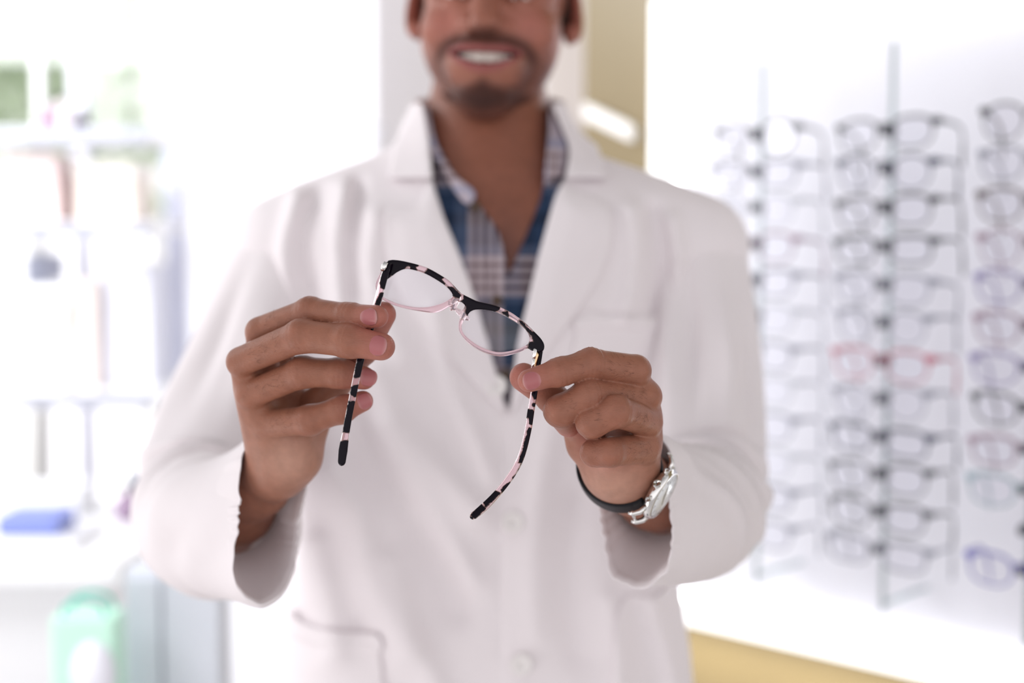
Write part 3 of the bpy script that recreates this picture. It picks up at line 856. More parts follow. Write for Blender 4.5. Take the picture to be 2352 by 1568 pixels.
# where the torso surface is met along a direction
def surf(u, v, off=0.0):
    g = Grid((C(u, v, 1.25)[0] - .002, C(u, v, 1.25)[1] - .002, 1.25), (C(u, v, 1.25)[0] + .002, C(u, v, 1.25)[1] + .002, 1.5), 0.002)
    zs = np.arange(1.25, 1.5, 0.001)
    class G: pass
    q = G(); P = np.array([C(u, v, z) for z in zs])
    q.X, q.Y, q.Z = P[:, 0], P[:, 1], P[:, 2]
    q.cone = lambda a, b, ra, rb, k: setattr(q, 'a', smin(q.a, cone(q.X, q.Y, q.Z, a, b, ra, rb), k))
    torso(q, off); f = q.a - fold(np.full(len(zs), float(u)), np.full(len(zs), float(v)))
    i = np.argmax(f < 0.0)
    return C(u, v, zs[i])
for (u, v, r) in ((1178, 1197, 0.0105), (1197, 1523, 0.0105), (1140, 885, 0.0100)):
    c = surf(u, v) + np.array([0, 0, -0.0042])
    prof = [(0.00005, 0.0012), (0.55 * r, 0.0010), (0.70 * r, 0.0024), (0.93 * r, 0.0026), (r, 0.0012), (0.95 * r, -0.0014), (0.3 * r, -0.0022)]
    V, F = lathe(prof, 32, (0, 0.05, -1), c)
    b = add('button', to_world(V), F, M['button'], coat)
    ps = []
    for dx in (-1, 1):
        for dy in (-1, 1):
            ps.append(lathe([(0.0011, 0.0004), (0.0011, 0.0016)], 8, (0, 0, -1), c + np.array([dx * 0.002, dy * 0.002, 0])))
    V, F = join_geo(ps); add('thread', to_world(V), F, M['thread'], b)

# ---- sleeves
def sleeve(cl, rim, bumps, seed, fore):
    cl = np.array([list(C(u, v, z)) + [r] for u, v, z, r in cl])
    P = np.array(smooth_poly(list(cl), 12, False)); n = len(P)
    rimc = np.array([C(u, v, z) for u, v, z in rim])
    cc = rimc.mean(0)
    NA = 200
    rs = np.array(smooth_poly([np.array(p) for p in rimc], 10)); 
    P[-1, :3] = cc
    # ease the last stretch towards the opening
    T = np.gradient(P[:, :3], axis=0)
    for _ in range(3): T[1:-1] = (T[:-2] + T[1:-1] * 2 + T[2:]) / 4
    T /= np.linalg.norm(T, axis=1)[:, None]
    rng = np.random.RandomState(seed)
    Xax = np.array([1.0, 0, 0])
    ang = np.linspace(0, 2 * math.pi, NA, endpoint=False)
    # rim offsets by angle
    t = T[-1]; e1 = nrm(np.cross(Xax, t)); e2 = np.cross(t, e1)
    ro = rs - cc
    ra_ = np.arctan2(ro @ e2, ro @ e1) % (2 * math.pi)
    o = np.argsort(ra_); ra_, ro = ra_[o], ro[o]
    rimo = np.stack([np.interp(ang, np.concatenate([ra_ - 2 * math.pi, ra_, ra_ + 2 * math.pi]), np.tile(ro[:, j], 3)) for j in range(3)], 1)
    L = np.concatenate([[0], np.cumsum(np.linalg.norm(np.diff(P[:, :3], axis=0), axis=1))]); s = L / L[-1]
    V = []
    for i in range(n):
        t = T[i]; e1 = nrm(np.cross(Xax, t)); e2 = np.cross(t, e1)
        w = float(sstep(0.74, 1.0, s[i])) ** 1.3
        r = P[i, 3]
        f = np.zeros(NA)
        for (s0, a0, ws, wa, hgt, sk) in bumps:
            da = (ang - a0 + math.pi) % (2 * math.pi) - math.pi
            f += 1.7 * hgt * np.exp(-((s[i] - s0 - sk * da) / ws) ** 2 - (da / wa) ** 2)
        circ = (r + f)[:, None] * (np.cos(ang)[:, None] * e1 + np.sin(ang)[:, None] * e2)
        wav = 0.0006 * (np.sin(ang * 17 + 2.5 * np.sin(ang * 3)) + 0.8 * np.sin(ang * 7 + seed) + 0.5 * np.sin(ang * 29 + 3 * np.cos(ang * 5))) * float(sstep(0.95, 1.0, s[i]))
        ring = P[i, :3] + circ * (1 - w) + (rimo * (1 + (f / r)[:, None])) * w
        ring = ring + (nrm(t) * 1.0)[None, :] * wav[:, None] * 1.2 + wav[:, None] * (np.cos(ang)[:, None] * e1 + np.sin(ang)[:, None] * e2)
        V.append(ring)
    V = np.array(V)                                  # n, NA, 3
    # cloth thickness: outer skin, rolled hem, inner lining
    cen = P[:, None, :3]
    inn = V - 0.0016 * (V - V.mean(1, keepdims=True)) / np.linalg.norm(V - V.mean(1, keepdims=True), axis=2, keepdims=True)
    tdir = nrm(T[-1])
    hemr = [V[-1] + tdir * 0.0012 - 0.0008 * (V[-1] - V[-1].mean(0)) / np.linalg.norm(V[-1] - V[-1].mean(0), axis=1, keepdims=True)]
    # lining: hem band, then the cloth narrows towards the forearm
    fc = C(*fore[:3]); fr = fore[3]; fd = nrm(cc - fc); q1 = nrm(np.cross(Xax, fd)); q2 = np.cross(fd, q1)
    fring = fc + fr * (np.cos(ang)[:, None] * q1 + np.sin(ang)[:, None] * q2)
    lin = []
    for k in range(26):
        t = k / 25
        b = inn[-1] * (1 - t) + fring * t
        b = b + 0.004 * math.sin(t * math.pi) * (np.sin(ang * 2 + 1 + 3 * t)[:, None] * (b - b.mean(0)) / 0.05)
        b = b - (0.0009 if 0.02 < t < 0.13 else 0.0) * (b - b.mean(0)) / np.linalg.norm(b - b.mean(0), axis=1, keepdims=True)
        lin.append(b)
    rows = list(V) + hemr + lin
    # raised hem band
    allv = np.concatenate(rows); F = grid_faces(len(rows), NA, True)
    o = add('sleeve', allv, F, M['sleeve'], coat, cs=True)
    hb = []
    seam = []
    for i in range(n):
        if s[i] > 0.955: hb.append(i)
    return o, V, s
Lcl = [(668, 590, 1.445, 0.058), (605, 760, 1.425, 0.0625), (537, 950, 1.39, 0.063), (478, 1105, 1.345, 0.062), (462, 1190, 1.295, 0.0605), (490, 1215, 1.23, 0.0585), (548, 1208, 1.15, 0.058), (620, 1195, 1.065, 0.055)]
Lrim = [(600, 978, 1.056), (665, 1000, 1.072), (702, 1050, 1.084), (706, 1100, 1.088), (697, 1150, 1.088), (686, 1200, 1.084), (683, 1260, 1.078), (668, 1325, 1.068), (642, 1365, 1.058), (602, 1391, 1.050), (565, 1376, 1.044), (541, 1338, 1.040), (534, 1290, 1.038), (541, 1230, 1.036), (547, 1170, 1.036), (548, 1100, 1.038), (556, 1045, 1.042), (573, 998, 1.048)]
Rcl = [(1585, 588, 1.445, 0.057), (1600, 760, 1.425, 0.0615), (1610, 950, 1.39, 0.0625), (1612, 1090, 1.345, 0.0605), (1605, 1175, 1.295, 0.0585), (1575, 1190, 1.23, 0.0565), (1528, 1186, 1.15, 0.056), (1465, 1180, 1.065, 0.055)]
Rrim = [(1450, 985, 1.06), (1510, 1000, 1.05), (1546, 1040, 1.042), (1547, 1090, 1.040), (1541, 1150, 1.038), (1547, 1230, 1.038), (1543, 1280, 1.040), (1528, 1316, 1.044), (1500, 1341, 1.050), (1465, 1354, 1.058), (1425, 1338, 1.066), (1402, 1312, 1.072), (1390, 1270, 1.078), (1381, 1210, 1.084), (1374, 1150, 1.086), (1370, 1090, 1.084), (1390, 1020, 1.072)]
# bumps: position along, angle, widths, height, skew
bL = [(0.50, 0.2, 0.010, 1.1, -0.014, 0.01), (0.535, 0.1, 0.016, 1.2, 0.008, -0.015), (0.47, 0.0, 0.014, 1.0, 0.006, 0.02), (0.62, -0.4, 0.02, 0.8, -0.006, 0.03), (0.66, -0.3, 0.02, 0.9, 0.006, 0.03),
      (0.25, 0.3, 0.10, 0.22, 0.006, 0.1), (0.20, -0.4, 0.12, 0.20, -0.005, 0.08), (0.30, 0.9, 0.12, 0.2, -0.004, 0.05), (0.35, -0.9, 0.14, 0.25, 0.005, 0.05), (0.75, -1.2, 0.05, 0.5, 0.004, 0.06), (0.80, -1.9, 0.05, 0.4, -0.004, 0.06), (0.60, 2.4, 0.03, 0.8, 0.005, 0.05), (0.7, 2.8, 0.03, 0.7, -0.005, 0.05)]
bR = [(0.50, 0.0, 0.010, 1.1, -0.014, -0.02), (0.535, -0.1, 0.016, 1.2, 0.008, 0.0), (0.47, 0.1, 0.014, 1.0, 0.006, -0.03), (0.43, 0.3, 0.012, 0.7, -0.008, -0.04),
      (0.60, 0.6, 0.014, 0.9, 0.007, -0.10), (0.64, 0.8, 0.014, 0.9, -0.007, -0.12), (0.69, 0.9, 0.014, 0.9, 0.007, -0.14), (0.75, 1.2, 0.014, 0.8, -0.006, -0.14), (0.81, 1.4, 0.016, 0.8, 0.006, -0.12),
      (0.25, 0.3, 0.12, 0.16, 0.006, 0.0), (0.22, -0.2, 0.13, 0.14, -0.006, 0.0), (0.26, -0.6, 0.14, 0.15, 0.005, 0.0), (0.30, 0.8, 0.14, 0.2, -0.005, 0.0)]
sleeve(Lcl, Lrim, bL, 1, (536, 1180, 1.138, 0.0315))
sleeve(Rcl, Rrim, bR, 2, (1514, 1144, 1.128, 0.029))

# ---- shirt
g = Grid((-0.22, -0.20, 1.30), (0.17, 0.235, 1.60), 0.0032)
torso(g, -0.013)
U, Vv = proj(g.X, g.Y, g.Z); U = U + 0 * g.Y; Vv = Vv + 0 * g.X
OPEN = [(940, 120), (985, 250), (1004, 330), (1044, 400), (1085, 440), (1092, 468), (1125, 508), (1146, 545), (1158, 600), (1166, 640), (1182, 600), (1208, 540), (1240, 460), (1254, 400), (1260, 330), (1262, 240), (1275, 120)]
mp = Map2(lambda a, b: poly_sd(a, b, OPEN), (800, 80), (1500, 760), 3)
sd = np.where(Vv < 750, mp(U, Vv) * g.Z / FPX, 0.1)
g.a = smax(g.a, np.where(g.Z < 1.45, -sd, -0.05).astype(np.float32), 0.002)
g.a = smax(g.a, ((236 - Vv) * g.Z / FPX).astype(np.float32), 0.002)
nh = cone(g.X, g.Y, g.Z, C(1122, 100, 1.497), C(1122, 420, 1.47), 0.0600, 0.066)
g.a = smax(g.a, -nh.astype(np.float32), 0.002)
g.a = smax(g.a, (gs[0, 0, 0] * 0 - 1 + 0 * g.a), 0.001)
V, F = g.mesh(1); shirt = add('shirt', V, F, M['plaid'], person, cs=True)
SC_L = [(984, 246), (1003, 330), (1042, 398), (1088, 436), (1091, 456), (1078, 470), (1062, 462), (1030, 418), (1008, 372), (990, 360), (980, 300), (976, 250)]
SC_R = [(1262, 246), (1258, 330), (1250, 420), (1268, 412), (1290, 400), (1304, 350), (1296, 300), (1274, 246)]
shell_part('shirt_collar', [SC_L], -0.010, 0.0, M['plaid_collar'], shirt, h=0.0022, k=0.0012, foldamp=0)
shell_part('shirt_collar', [SC_R], -0.010, 0.0, M['plaid_collar'], shirt, h=0.0022, k=0.0012, foldamp=0)
shell_part('shirt_placket', [[(1090, 462), (1128, 505), (1150, 545), (1164, 620), (1172, 760), (1172, 950), (1150, 900), (1132, 700), (1120, 600), (1105, 530)]], -0.015, -0.0105, M['plaid'], shirt, foldamp=0)
for (u, v) in ((1092, 476), (1142, 690), (1160, 860)):
    c = surf(u, v, -0.004) + np.array([0, 0, -0.001])
    V, F = lathe([(0.001, 0.001), (0.004, 0.001), (0.0052, 0.0018), (0.0056, 0.0008), (0.0052, -0.001)], 20, (0, 0, -1), c)
    add('shirt_button', to_world(V), F, M['iris'], shirt)

# ---- trousers and shoes, below the picture
for s in (-1, 1):
    P = [(PB[0] + s * 0.09, 1.52, 0.80), (PB[0] + s * 0.10, 1.52, 0.5), (PB[0] + s * 0.11, 1.51, 0.30), (PB[0] + s * 0.12, 1.50, 0.10), (PB[0] + s * 0.12, 1.50, 0.03)]
    V, F = sweep(P, [(0.095, 0.10), (0.075, 0.085), (0.065, 0.075), (0.06, 0.07), (0.062, 0.075)], up=(0, 1, 0), n=20)
    add('trouser_leg', V, F, M['trousers'], person)
    gsz = Grid((-0.06, -0.20, 0.0), (0.06, 0.12, 0.12), 0.006)
    gsz.ell((0, -0.10, 0.03), (0.045, 0.095, 0.035), 0.03); gsz.ell((0, 0.03, 0.045), (0.038, 0.07, 0.05), 0.03)
    gsz.a = smax(gsz.a, (0.004 - gsz.Z) * np.ones_like(gsz.a), 0.004)
    V, F = gsz.mesh(1); V = V + np.array([PB[0] + s * 0.12, 1.50, -0.004])
    add('shoe', V, F, M['shoe'], person)
# ================================================================== the eyeglasses in his hands
# tortoise acetate: rose-clear plastic with black patches, the patch outlines are stored on the mesh
def acetate():
    m = mat('tortoise_acetate', (0.9, 0.55, 0.62), 0.08, trans=0.75, ior=1.49, spec=0.35)
    b = bsdf(m)
    a = nd(m, 'ShaderNodeAttribute', attribute_name='patch')
    t = nd(m, 'ShaderNodeTexCoord')
    n = nd(m, 'ShaderNodeTexNoise'); n.inputs['Scale'].default_value = 480; n.inputs['Detail'].default_value = 3
    lk(m, t.outputs['Object'], n.inputs['Vector'])
    s = nd(m, 'ShaderNodeMath', operation='MULTIPLY_ADD'); lk(m, n.outputs['Fac'], s.inputs[0]); s.inputs[1].default_value = 7.0; s.inputs[2].default_value = -3.5
    ad = nd(m, 'ShaderNodeMath', operation='ADD'); lk(m, a.outputs['Fac'], ad.inputs[0]); lk(m, s.outputs[0], ad.inputs[1])
    mr = nd(m, 'ShaderNodeMapRange'); mr.inputs['From Min'].default_value = -1.3; mr.inputs['From Max'].default_value = 1.6
    lk(m, ad.outputs[0], mr.inputs['Value'])           # 0 black ... 1 clear
    mx = nd(m, 'ShaderNodeValToRGB'); e = mx.color_ramp.elements
    e[0].position = 0.0; e[0].color = (0.005, 0.003, 0.007, 1); e[1].position = 1.0; e[1].color = (0.93, 0.70, 0.755, 1)
    q = e.new(0.42); q.color = (0.022, 0.010, 0.012, 1); q = e.new(0.62); q.color = (0.36, 0.17, 0.13, 1)
    lk(m, mr.outputs['Result'], mx.inputs[0]); lk(m, mx.outputs[0], b.inputs['Base Color'])
    sp = nd(m, 'ShaderNodeMapRange'); sp.inputs['To Min'].default_value = 0.12; sp.inputs['To Max'].default_value = 0.5
    lk(m, mr.outputs['Result'], sp.inputs['Value']); lk(m, sp.outputs['Result'], b.inputs['Specular IOR Level'])
    mt = nd(m, 'ShaderNodeMath', operation='MULTIPLY'); lk(m, mr.outputs['Result'], mt.inputs[0]); mt.inputs[1].default_value = 0.82
    lk(m, mt.outputs[0], b.inputs['Transmission Weight'])
    return m
M['acetate'] = acetate()
M['lens'] = bpy.data.materials.new('spectacle_lens'); M['lens'].use_nodes = True
def lens_mat(m, tint=(0.97, 0.97, 0.985)):
    nt = m.node_tree; nt.nodes.clear()
    o = nt.nodes.new('ShaderNodeOutputMaterial'); tr = nt.nodes.new('ShaderNodeBsdfTransparent'); gl = nt.nodes.new('ShaderNodeBsdfGlossy')
    tr.inputs[0].default_value = (*tint, 1); gl.inputs['Roughness'].default_value = 0.03
    lw = nt.nodes.new('ShaderNodeLayerWeight'); pw_ = nt.nodes.new('ShaderNodeMath'); pw_.operation = 'POWER'; pw_.inputs[1].default_value = 4
    fr = nt.nodes.new('ShaderNodeMath'); fr.operation = 'MULTIPLY_ADD'; fr.inputs[1].default_value = 0.6; fr.inputs[2].default_value = 0.035
    nt.links.new(lw.outputs['Facing'], pw_.inputs[0]); nt.links.new(pw_.outputs[0], fr.inputs[0])
    mi = nt.nodes.new('ShaderNodeMixShader')
    nt.links.new(fr.outputs[0], mi.inputs[0]); nt.links.new(tr.outputs[0], mi.inputs[1]); nt.links.new(gl.outputs[0], mi.inputs[2]); nt.links.new(mi.outputs[0], o.inputs[0])
lens_mat(M['lens'])
M['steel'] = mat('polished_steel', (0.78, 0.77, 0.76), 0.12, metal=1)
M['gold'] = mat('brass_hinge', (0.80, 0.58, 0.34), 0.2, metal=1)

# plane of the front: right end nearer
def gdepth(u, v): return 0.985 - 0.030 * (u - 893) / 350.0
specs = empty('eyeglasses', to_world(C(1065, 690, 0.970)), 'black and rose tortoiseshell eyeglasses held up between the fingers of both hands', 'eyeglasses')
OUT = [(890, 600), (896, 597), (906, 596.5), (925, 599), (958, 607), (986, 617), (1016, 634), (1032, 645), (1044, 657), (1055, 669), (1064, 676), (1080, 684), (1095, 691), (1112, 695), (1130, 699), (1148, 705), (1170, 715), (1192, 730), (1212, 746), (1229, 763), (1243, 778), (1250, 791), (1249, 803), (1242, 808), (1232, 806),
       (1221, 805), (1212, 800), (1203, 804.5), (1185, 811), (1165, 816.5), (1145, 818), (1122, 813), (1100, 804), (1076, 788), (1061, 771), (1053.5, 755), (1054.5, 735), (1060, 717), (1067, 703), (1066, 699), (1060, 694), (1052, 691), (1045, 696), (1034, 702), (1022, 710), (1006, 717), (990, 718.5), (972, 716), (955, 713), (934, 709), (912, 703), (892, 695), (876, 686), (866, 674), (862, 660), (863, 648), (869, 634), (878, 618)]
HL = [(903, 632), (911, 626), (924, 619.5), (937, 617.5), (958, 622), (978, 629), (1000, 641), (1020, 654), (1032, 665), (1039, 676), (1036, 684), (1020, 694), (1003, 700), (982, 704.5), (955, 705), (925, 700), (900, 692), (879, 681), (873, 668), (876, 656), (888, 643)]
HR = [(1075, 722), (1081, 715.5), (1091, 711.5), (1106, 711), (1125, 713.5), (1143, 718), (1165, 728), (1190, 743), (1206, 756), (1214, 768), (1216, 780), (1211, 790), (1200, 797), (1184, 803), (1165, 807), (1145, 808.5), (1124, 804), (1100, 794), (1078, 779), (1064, 764), (1060.5, 750), (1065, 735)]
PATCH = [
 [(880, 590), (925, 590), (962, 603), (961, 611), (955, 613), (958, 620), (954, 624), (941, 621), (944, 612), (934, 612), (930, 618), (922, 626), (904, 636), (899, 632), (893, 645), (886, 660), (878, 680), (874, 676), (880, 640)],
 [(986, 612), (1000, 618), (1021, 634), (1014, 642), (1022, 650), (1020, 656), (1000, 646), (974, 629)],
 [(1028, 659), (1038, 659), (1050, 668), (1059, 679), (1055, 684), (1042, 682), (1036, 672)],
 [(1065, 670), (1098, 686), (1151, 704), (1146, 711), (1137, 717), (1120, 715), (1090, 714), (1080, 717), (1074, 725), (1069, 720), (1071, 704), (1064, 699), (1057, 691), (1065, 686)],
 [(1153, 717), (1166, 714.5), (1170, 724), (1167, 729), (1159, 723)],
 [(1192, 736), (1200, 738), (1211, 752), (1221, 761), (1236, 765), (1256, 785), (1256, 815), (1225, 815), (1212, 799), (1216, 784), (1226, 786), (1222, 772), (1212, 762), (1200, 748)],
]
def patch_value(U, Vv, polys):
    d = np.full(np.shape(U), 60.0)
    for P in polys: d = np.minimum(d, poly_sd(U, Vv, P))
    return np.clip(d, -14, 14)
D0 = 0.970; PX = D0 / FPX
umin, vmin = 855, 588
h = 0.00042
# volume in a flat frame (x right, y down in picture scale at the front plane, z thickness)
nx, ny = int((1258 - umin) * PX / h) + 2, int((826 - vmin) * PX / h) + 2
g = Grid((0, 0, -0.0042), (nx * h, ny * h, 0.0042), h)
U2 = umin + g.X[:, :, 0] / PX; V2 = vmin + g.Y[:, :, 0] / PX
o2 = poly_sd(U2, V2, smooth_poly(OUT, 4)); l2 = poly_sd(U2, V2, smooth_poly(HL, 4)); r2 = poly_sd(U2, V2, smooth_poly(HR, 4))
d2 = (np.maximum(o2, np.maximum(-l2, -r2)) * PX)[:, :, None].astype(np.float32)
hz = 0.0021
g.a = smax(d2 + 0 * g.Z, np.abs(g.Z) - hz, 0.0016)
# nose pads standing out behind the inner rims
for (cu, cv, a_) in ((1046, 696, 0.6), (1062, 722, -0.9)):
    R = rotm('Z', a_).T
    g.ell(((cu - umin) * PX, (cv - vmin) * PX, 0.0030), (0.0022, 0.0062, 0.0030), 0.002, R=R)
V, F = g.mesh(1)
def front_to_cs(V):
    u = umin + V[:, 0] / PX; v = vmin + V[:, 1] / PX
    # gentle face curve, plus thickness away from the viewer
    s = (u - 1065) / 185.0
    dep = gdepth(u, v) + 0.006 * (1 - s * s) - 0.003 + V[:, 2]
    return np.stack([(u - 1176) / FPX * dep, (784 - v) / FPX * dep, dep], 1), u, v
Vc_, u, v = front_to_cs(V)
add('frame_front', Vc_, F, M['acetate'], specs, cs=True, attrs={'patch': patch_value(u, v, PATCH)})
for Hh in (HL, HR):
    ring = resample(smooth_poly(Hh, 6), 72); c = ring.mean(0)
    ring = c + (ring - c) * 1.012
    P = []; F = []
    K = 8
    for lay, zz in ((0, -0.0007), (1, 0.0007)):
        for k in range(K + 1):
            t = 1 - k / K
            q = c + (ring - c) * max(t, 0.001)
            P.append(np.column_stack([(q - [umin, vmin]) * PX, np.full(72, zz - 0.0016 * (1 - t * t))]))
    P = np.concatenate(P)
    f1 = grid_faces(K + 1, 72, True); f2 = f1 + (K + 1) * 72
    j = np.arange(72); j2 = (j + 1) % 72
    rim = np.stack([j, j2, j2 + (K + 1) * 72, j + (K + 1) * 72], 1)
    F = np.concatenate([f1[:, ::-1], f2, rim])
    Vq, _, _ = front_to_cs(P)
    add('lens', Vq, F, M['lens'], specs, cs=True)

TP = [  # black patches seen along the arms
 [(1236, 800), (1252, 796), (1252, 850), (1238, 850), (1233, 838)],
 [(1223, 895), (1240, 898), (1236, 918), (1227, 916), (1221, 906)], [(1222, 925), (1236, 925), (1233, 936), (1222, 933)],
 [(1208, 938), (1221, 940), (1232, 950), (1226, 976), (1215, 974), (1215, 955), (1206, 965)],
 [(1213, 981), (1224, 983), (1212, 1030), (1200, 1063), (1190, 1062), (1200, 1032), (1208, 1000)],
 [(1178, 1094), (1190, 1084), (1188, 1100), (1176, 1104)], [(1196, 1066), (1204, 1062), (1186, 1100), (1182, 1098)],
 [(1155, 1117), (1172, 1106), (1176, 1112), (1152, 1132), (1150, 1124)],
 [(1136, 1124), (1150, 1132), (1116, 1165), (1108, 1152)], [(1106, 1156), (1116, 1168), (1092, 1192), (1080, 1182)], [(1066, 1186), (1088, 1186), (1084, 1204), (1066, 1204)],
 # left arm
 [(884, 590), (900, 600), (893, 640), (886, 665), (874, 660), (872, 650)], [(872, 672), (884, 672), (872, 702), (860, 700)],
 [(868, 704), (880, 704), (840, 820), (830, 866), (812, 868), (820, 820)], [(806, 888), (830, 880), (824, 914), (804, 908)], [(800, 920), (822, 922), (812, 996), (786, 992)],
 [(780, 1012), (808, 1010), (800, 1090), (765, 1090)],
]
def arm(path, widths, depth_fn, name):
    cl = resample(smooth_poly([(p[0], p[1]) for p in path], 8, False), 260, False)
    L = np.linspace(0, 1, len(path)); S = np.linspace(0, 1, 260)
    # width along the arm by nearest given point
    pl = np.array([(p[0], p[1]) for p in path], float)
    cum = np.concatenate([[0], np.cumsum(np.linalg.norm(np.diff(pl, axis=0), axis=1))]); cum /= cum[-1]
    wd = np.interp(S, cum, widths)
    P = np.array([C(u, v, depth_fn(t)) for (u, v), t in zip(cl, S)])
    T = np.gradient(P, axis=0); T /= np.linalg.norm(T, axis=1)[:, None]
    V = []; n = 28
    for i in range(260):
        e = np.array([0, 0, 1.0]); a = nrm(np.cross(T[i], e)); b = np.cross(a, T[i])
        # a little twist so that the edge shows as well
        tw = 0.42; a, b = a * math.cos(tw) + b * math.sin(tw), b * math.cos(tw) - a * math.sin(tw)
        w = wd[i] * 0.5 * P[i, 2] / FPX
        end = min(1.0, math.sqrt(max(0.0, 1 - max(0, (S[i] - 0.975) / 0.025) ** 2)) + 0.02)
        for k in range(n):
            t = 2 * math.pi * k / n; cx, sy = math.cos(t), math.sin(t)
            x = math.copysign(abs(cx) ** 0.55, cx); y = math.copysign(abs(sy) ** 0.55, sy)
            V.append(P[i] + a * x * w * 0.88 * end + b * y * 0.0013 * end)
    V = np.array(V)
    F = [tuple(map(int, f)) for f in grid_faces(260, n, True)] + [tuple(range(n)), tuple(reversed(range(259 * n, 260 * n)))]
    u, v = proj(V[:, 0], V[:, 1], V[:, 2])
    return add(name, V, F, M['acetate'], specs, cs=True, attrs={'patch': patch_value(u, v, TP)})
armR = arm([(1241, 795), (1237, 820), (1232, 850), (1229, 880), (1226, 905), (1220, 940), (1214, 980), (1204, 1025), (1193, 1058), (1173, 1093), (1142, 1133), (1110, 1166), (1080, 1190)],
           [17, 18, 18, 18, 18, 18, 18, 18, 18, 19, 19, 22, 20], lambda t: 0.9555 - 0.012 * t, 'temple')
armL = arm([(892, 603), (879, 648), (868, 690), (857, 730), (842, 780), (828, 826), (820, 860), (811, 905), (802, 950), (794, 995), (788, 1035), (784, 1070)],
           [18, 20, 21, 21, 20, 20, 20, 19, 19, 20, 25, 20], lambda t: 0.9770 - 0.002 * t, 'temple')
# hinges
for (u, v, dz, w) in ((1228, 812, 0.9530, 9), (1226, 835, 0.9535, 7)):
    c = C(u, v, dz); t = nrm(C(u - 4, v + 20, dz) - c)
    V, F = sweep([c - t * 0.0036, c - t * 0.003, c + t * 0.003, c + t * 0.0036], [(0.0008, 0.0004), (0.0014, 0.0010), (0.0014, 0.0010), (0.0008, 0.0004)], up=(0, 0, 1), n=12, sq=4)
    add('hinge', to_world(V), F, M['steel'] if w == 9 else M['steel'], specs)
V, F = sweep([C(1233, 806, 0.9528), C(1234, 815, 0.9526), C(1231, 830, 0.9528), C(1229, 848, 0.953)], [(0.0007, 0.0005), (0.0012, 0.0008), (0.0008, 0.0007), (0.0006, 0.0005)], up=(0, 0, 1), n=10)
add('hinge', to_world(V), F, M['gold'], specs)
V, F = sweep([C(887, 602, 0.9745), C(882, 612, 0.9745), C(878, 622, 0.975)], [(0.0016, 0.001), (0.0020, 0.0014), (0.0014, 0.001)], up=(0, 0, 1), n=10, sq=3)
add('hinge', to_world(V), F, M['steel'], specs)
# ================================================================== wristwatch
M['strap'] = add_noise(mat('black_leather_strap', (0.010, 0.009, 0.012), 0.45, spec=0.2), 300, 0.2, 0.4, 900, dist=0.0004)
M['dial'] = mat('white_dial', (0.88, 0.90, 0.92), 0.4)
M['crystal'] = bpy.data.materials.new('watch_crystal'); M['crystal'].use_nodes = True; lens_mat(M['crystal'], (0.98, 0.98, 0.98))
M['black'] = mat('black_plastic', (0.01, 0.01, 0.012), 0.35)
wn_ = nrm(np.array([0.80, -0.46, -0.36]))                   # out of the dial
wa = nrm(np.array([0.19, -0.40, 0.90])); wa = nrm(wa - wn_ * (wa @ wn_))   # along the forearm
ws = np.cross(wn_, wa)
W0 = C(1424, 1078, 1.030)
watch = empty('wristwatch', to_world(W0), 'round silver wristwatch with a white dial and black strap on his wrist', 'watch')
RN, RS = 0.0305, 0.0285
WC = W0 + wn_ * (RN + 0.0035)
# strap ring
P = []; rad = []
for i in range(61):
    t = math.radians(24 + (336 - 24) * i / 60)
    P.append(W0 + wn_ * (RN * math.cos(t)) + ws * (RS * math.sin(t)))
    rad.append(0.0098 - 0.0016 * math.sin(math.pi * i / 60))
V = []; n = 20
for i, p in enumerate(P):
    o = nrm(p - W0)
    for k in range(n):
        t = 2 * math.pi * k / n; cx, sy = math.cos(t), math.sin(t)
        x = math.copysign(abs(cx) ** 0.5, cx); y = math.copysign(abs(sy) ** 0.5, sy)
        V.append(p + wa * x * rad[i] + o * y * 0.0016)
F = [tuple(map(int, f)) for f in grid_faces(61, n, True)] + [tuple(range(n)), tuple(reversed(range(60 * n, 61 * n)))]
add('strap', to_world(np.array(V)), F, M['strap'], watch)
V, F = lathe([(0.0001, -0.0045), (0.014, -0.0045), (0.0180, -0.0035), (0.0198, -0.001), (0.0202, 0.0012), (0.0196, 0.0030), (0.0186, 0.0040), (0.0174, 0.0042), (0.0170, 0.0030), (0.0169, 0.0022), (0.0001, 0.0022)], 64, wn_, WC)
add('case', to_world(V), F, M['steel'], watch)
V, F = lathe([(0.0001, 0.0024), (0.0168, 0.0024), (0.0168, 0.0037), (0.0001, 0.0037)], 48, wn_, WC)
dial = add('dial', to_world(V), F, M['dial'], watch)
ps = []
for k in range(12):
    a = k * math.pi / 6; d_ = ws * math.cos(a) + wa * math.sin(a)
    ps.append(sweep([WC + wn_ * 0.0039 + d_ * 0.0125, WC + wn_ * 0.0039 + d_ * 0.0155], [(0.0005, 0.0002)] * 2, up=wn_, n=6))
V, F = join_geo(ps); add('hour_marks', to_world(V), F, M['steel'], dial)
for a, l in ((1.0, 0.009), (3.9, 0.013)):
    d_ = ws * math.cos(a) + wa * math.sin(a)
    V, F = sweep([WC + wn_ * 0.0042 - d_ * 0.002, WC + wn_ * 0.0042 + d_ * l], [(0.0006, 0.0002), (0.0003, 0.0002)], up=wn_, n=6)
    add('hand', to_world(V), F, M['black'], dial)
V, F = lathe([(0.0171, 0.0036), (0.0168, 0.0044), (0.0130, 0.0054), (0.008, 0.0060), (0.0001, 0.0062)], 48, wn_, WC)
add('crystal', to_world(V), F, M['crystal'], watch)
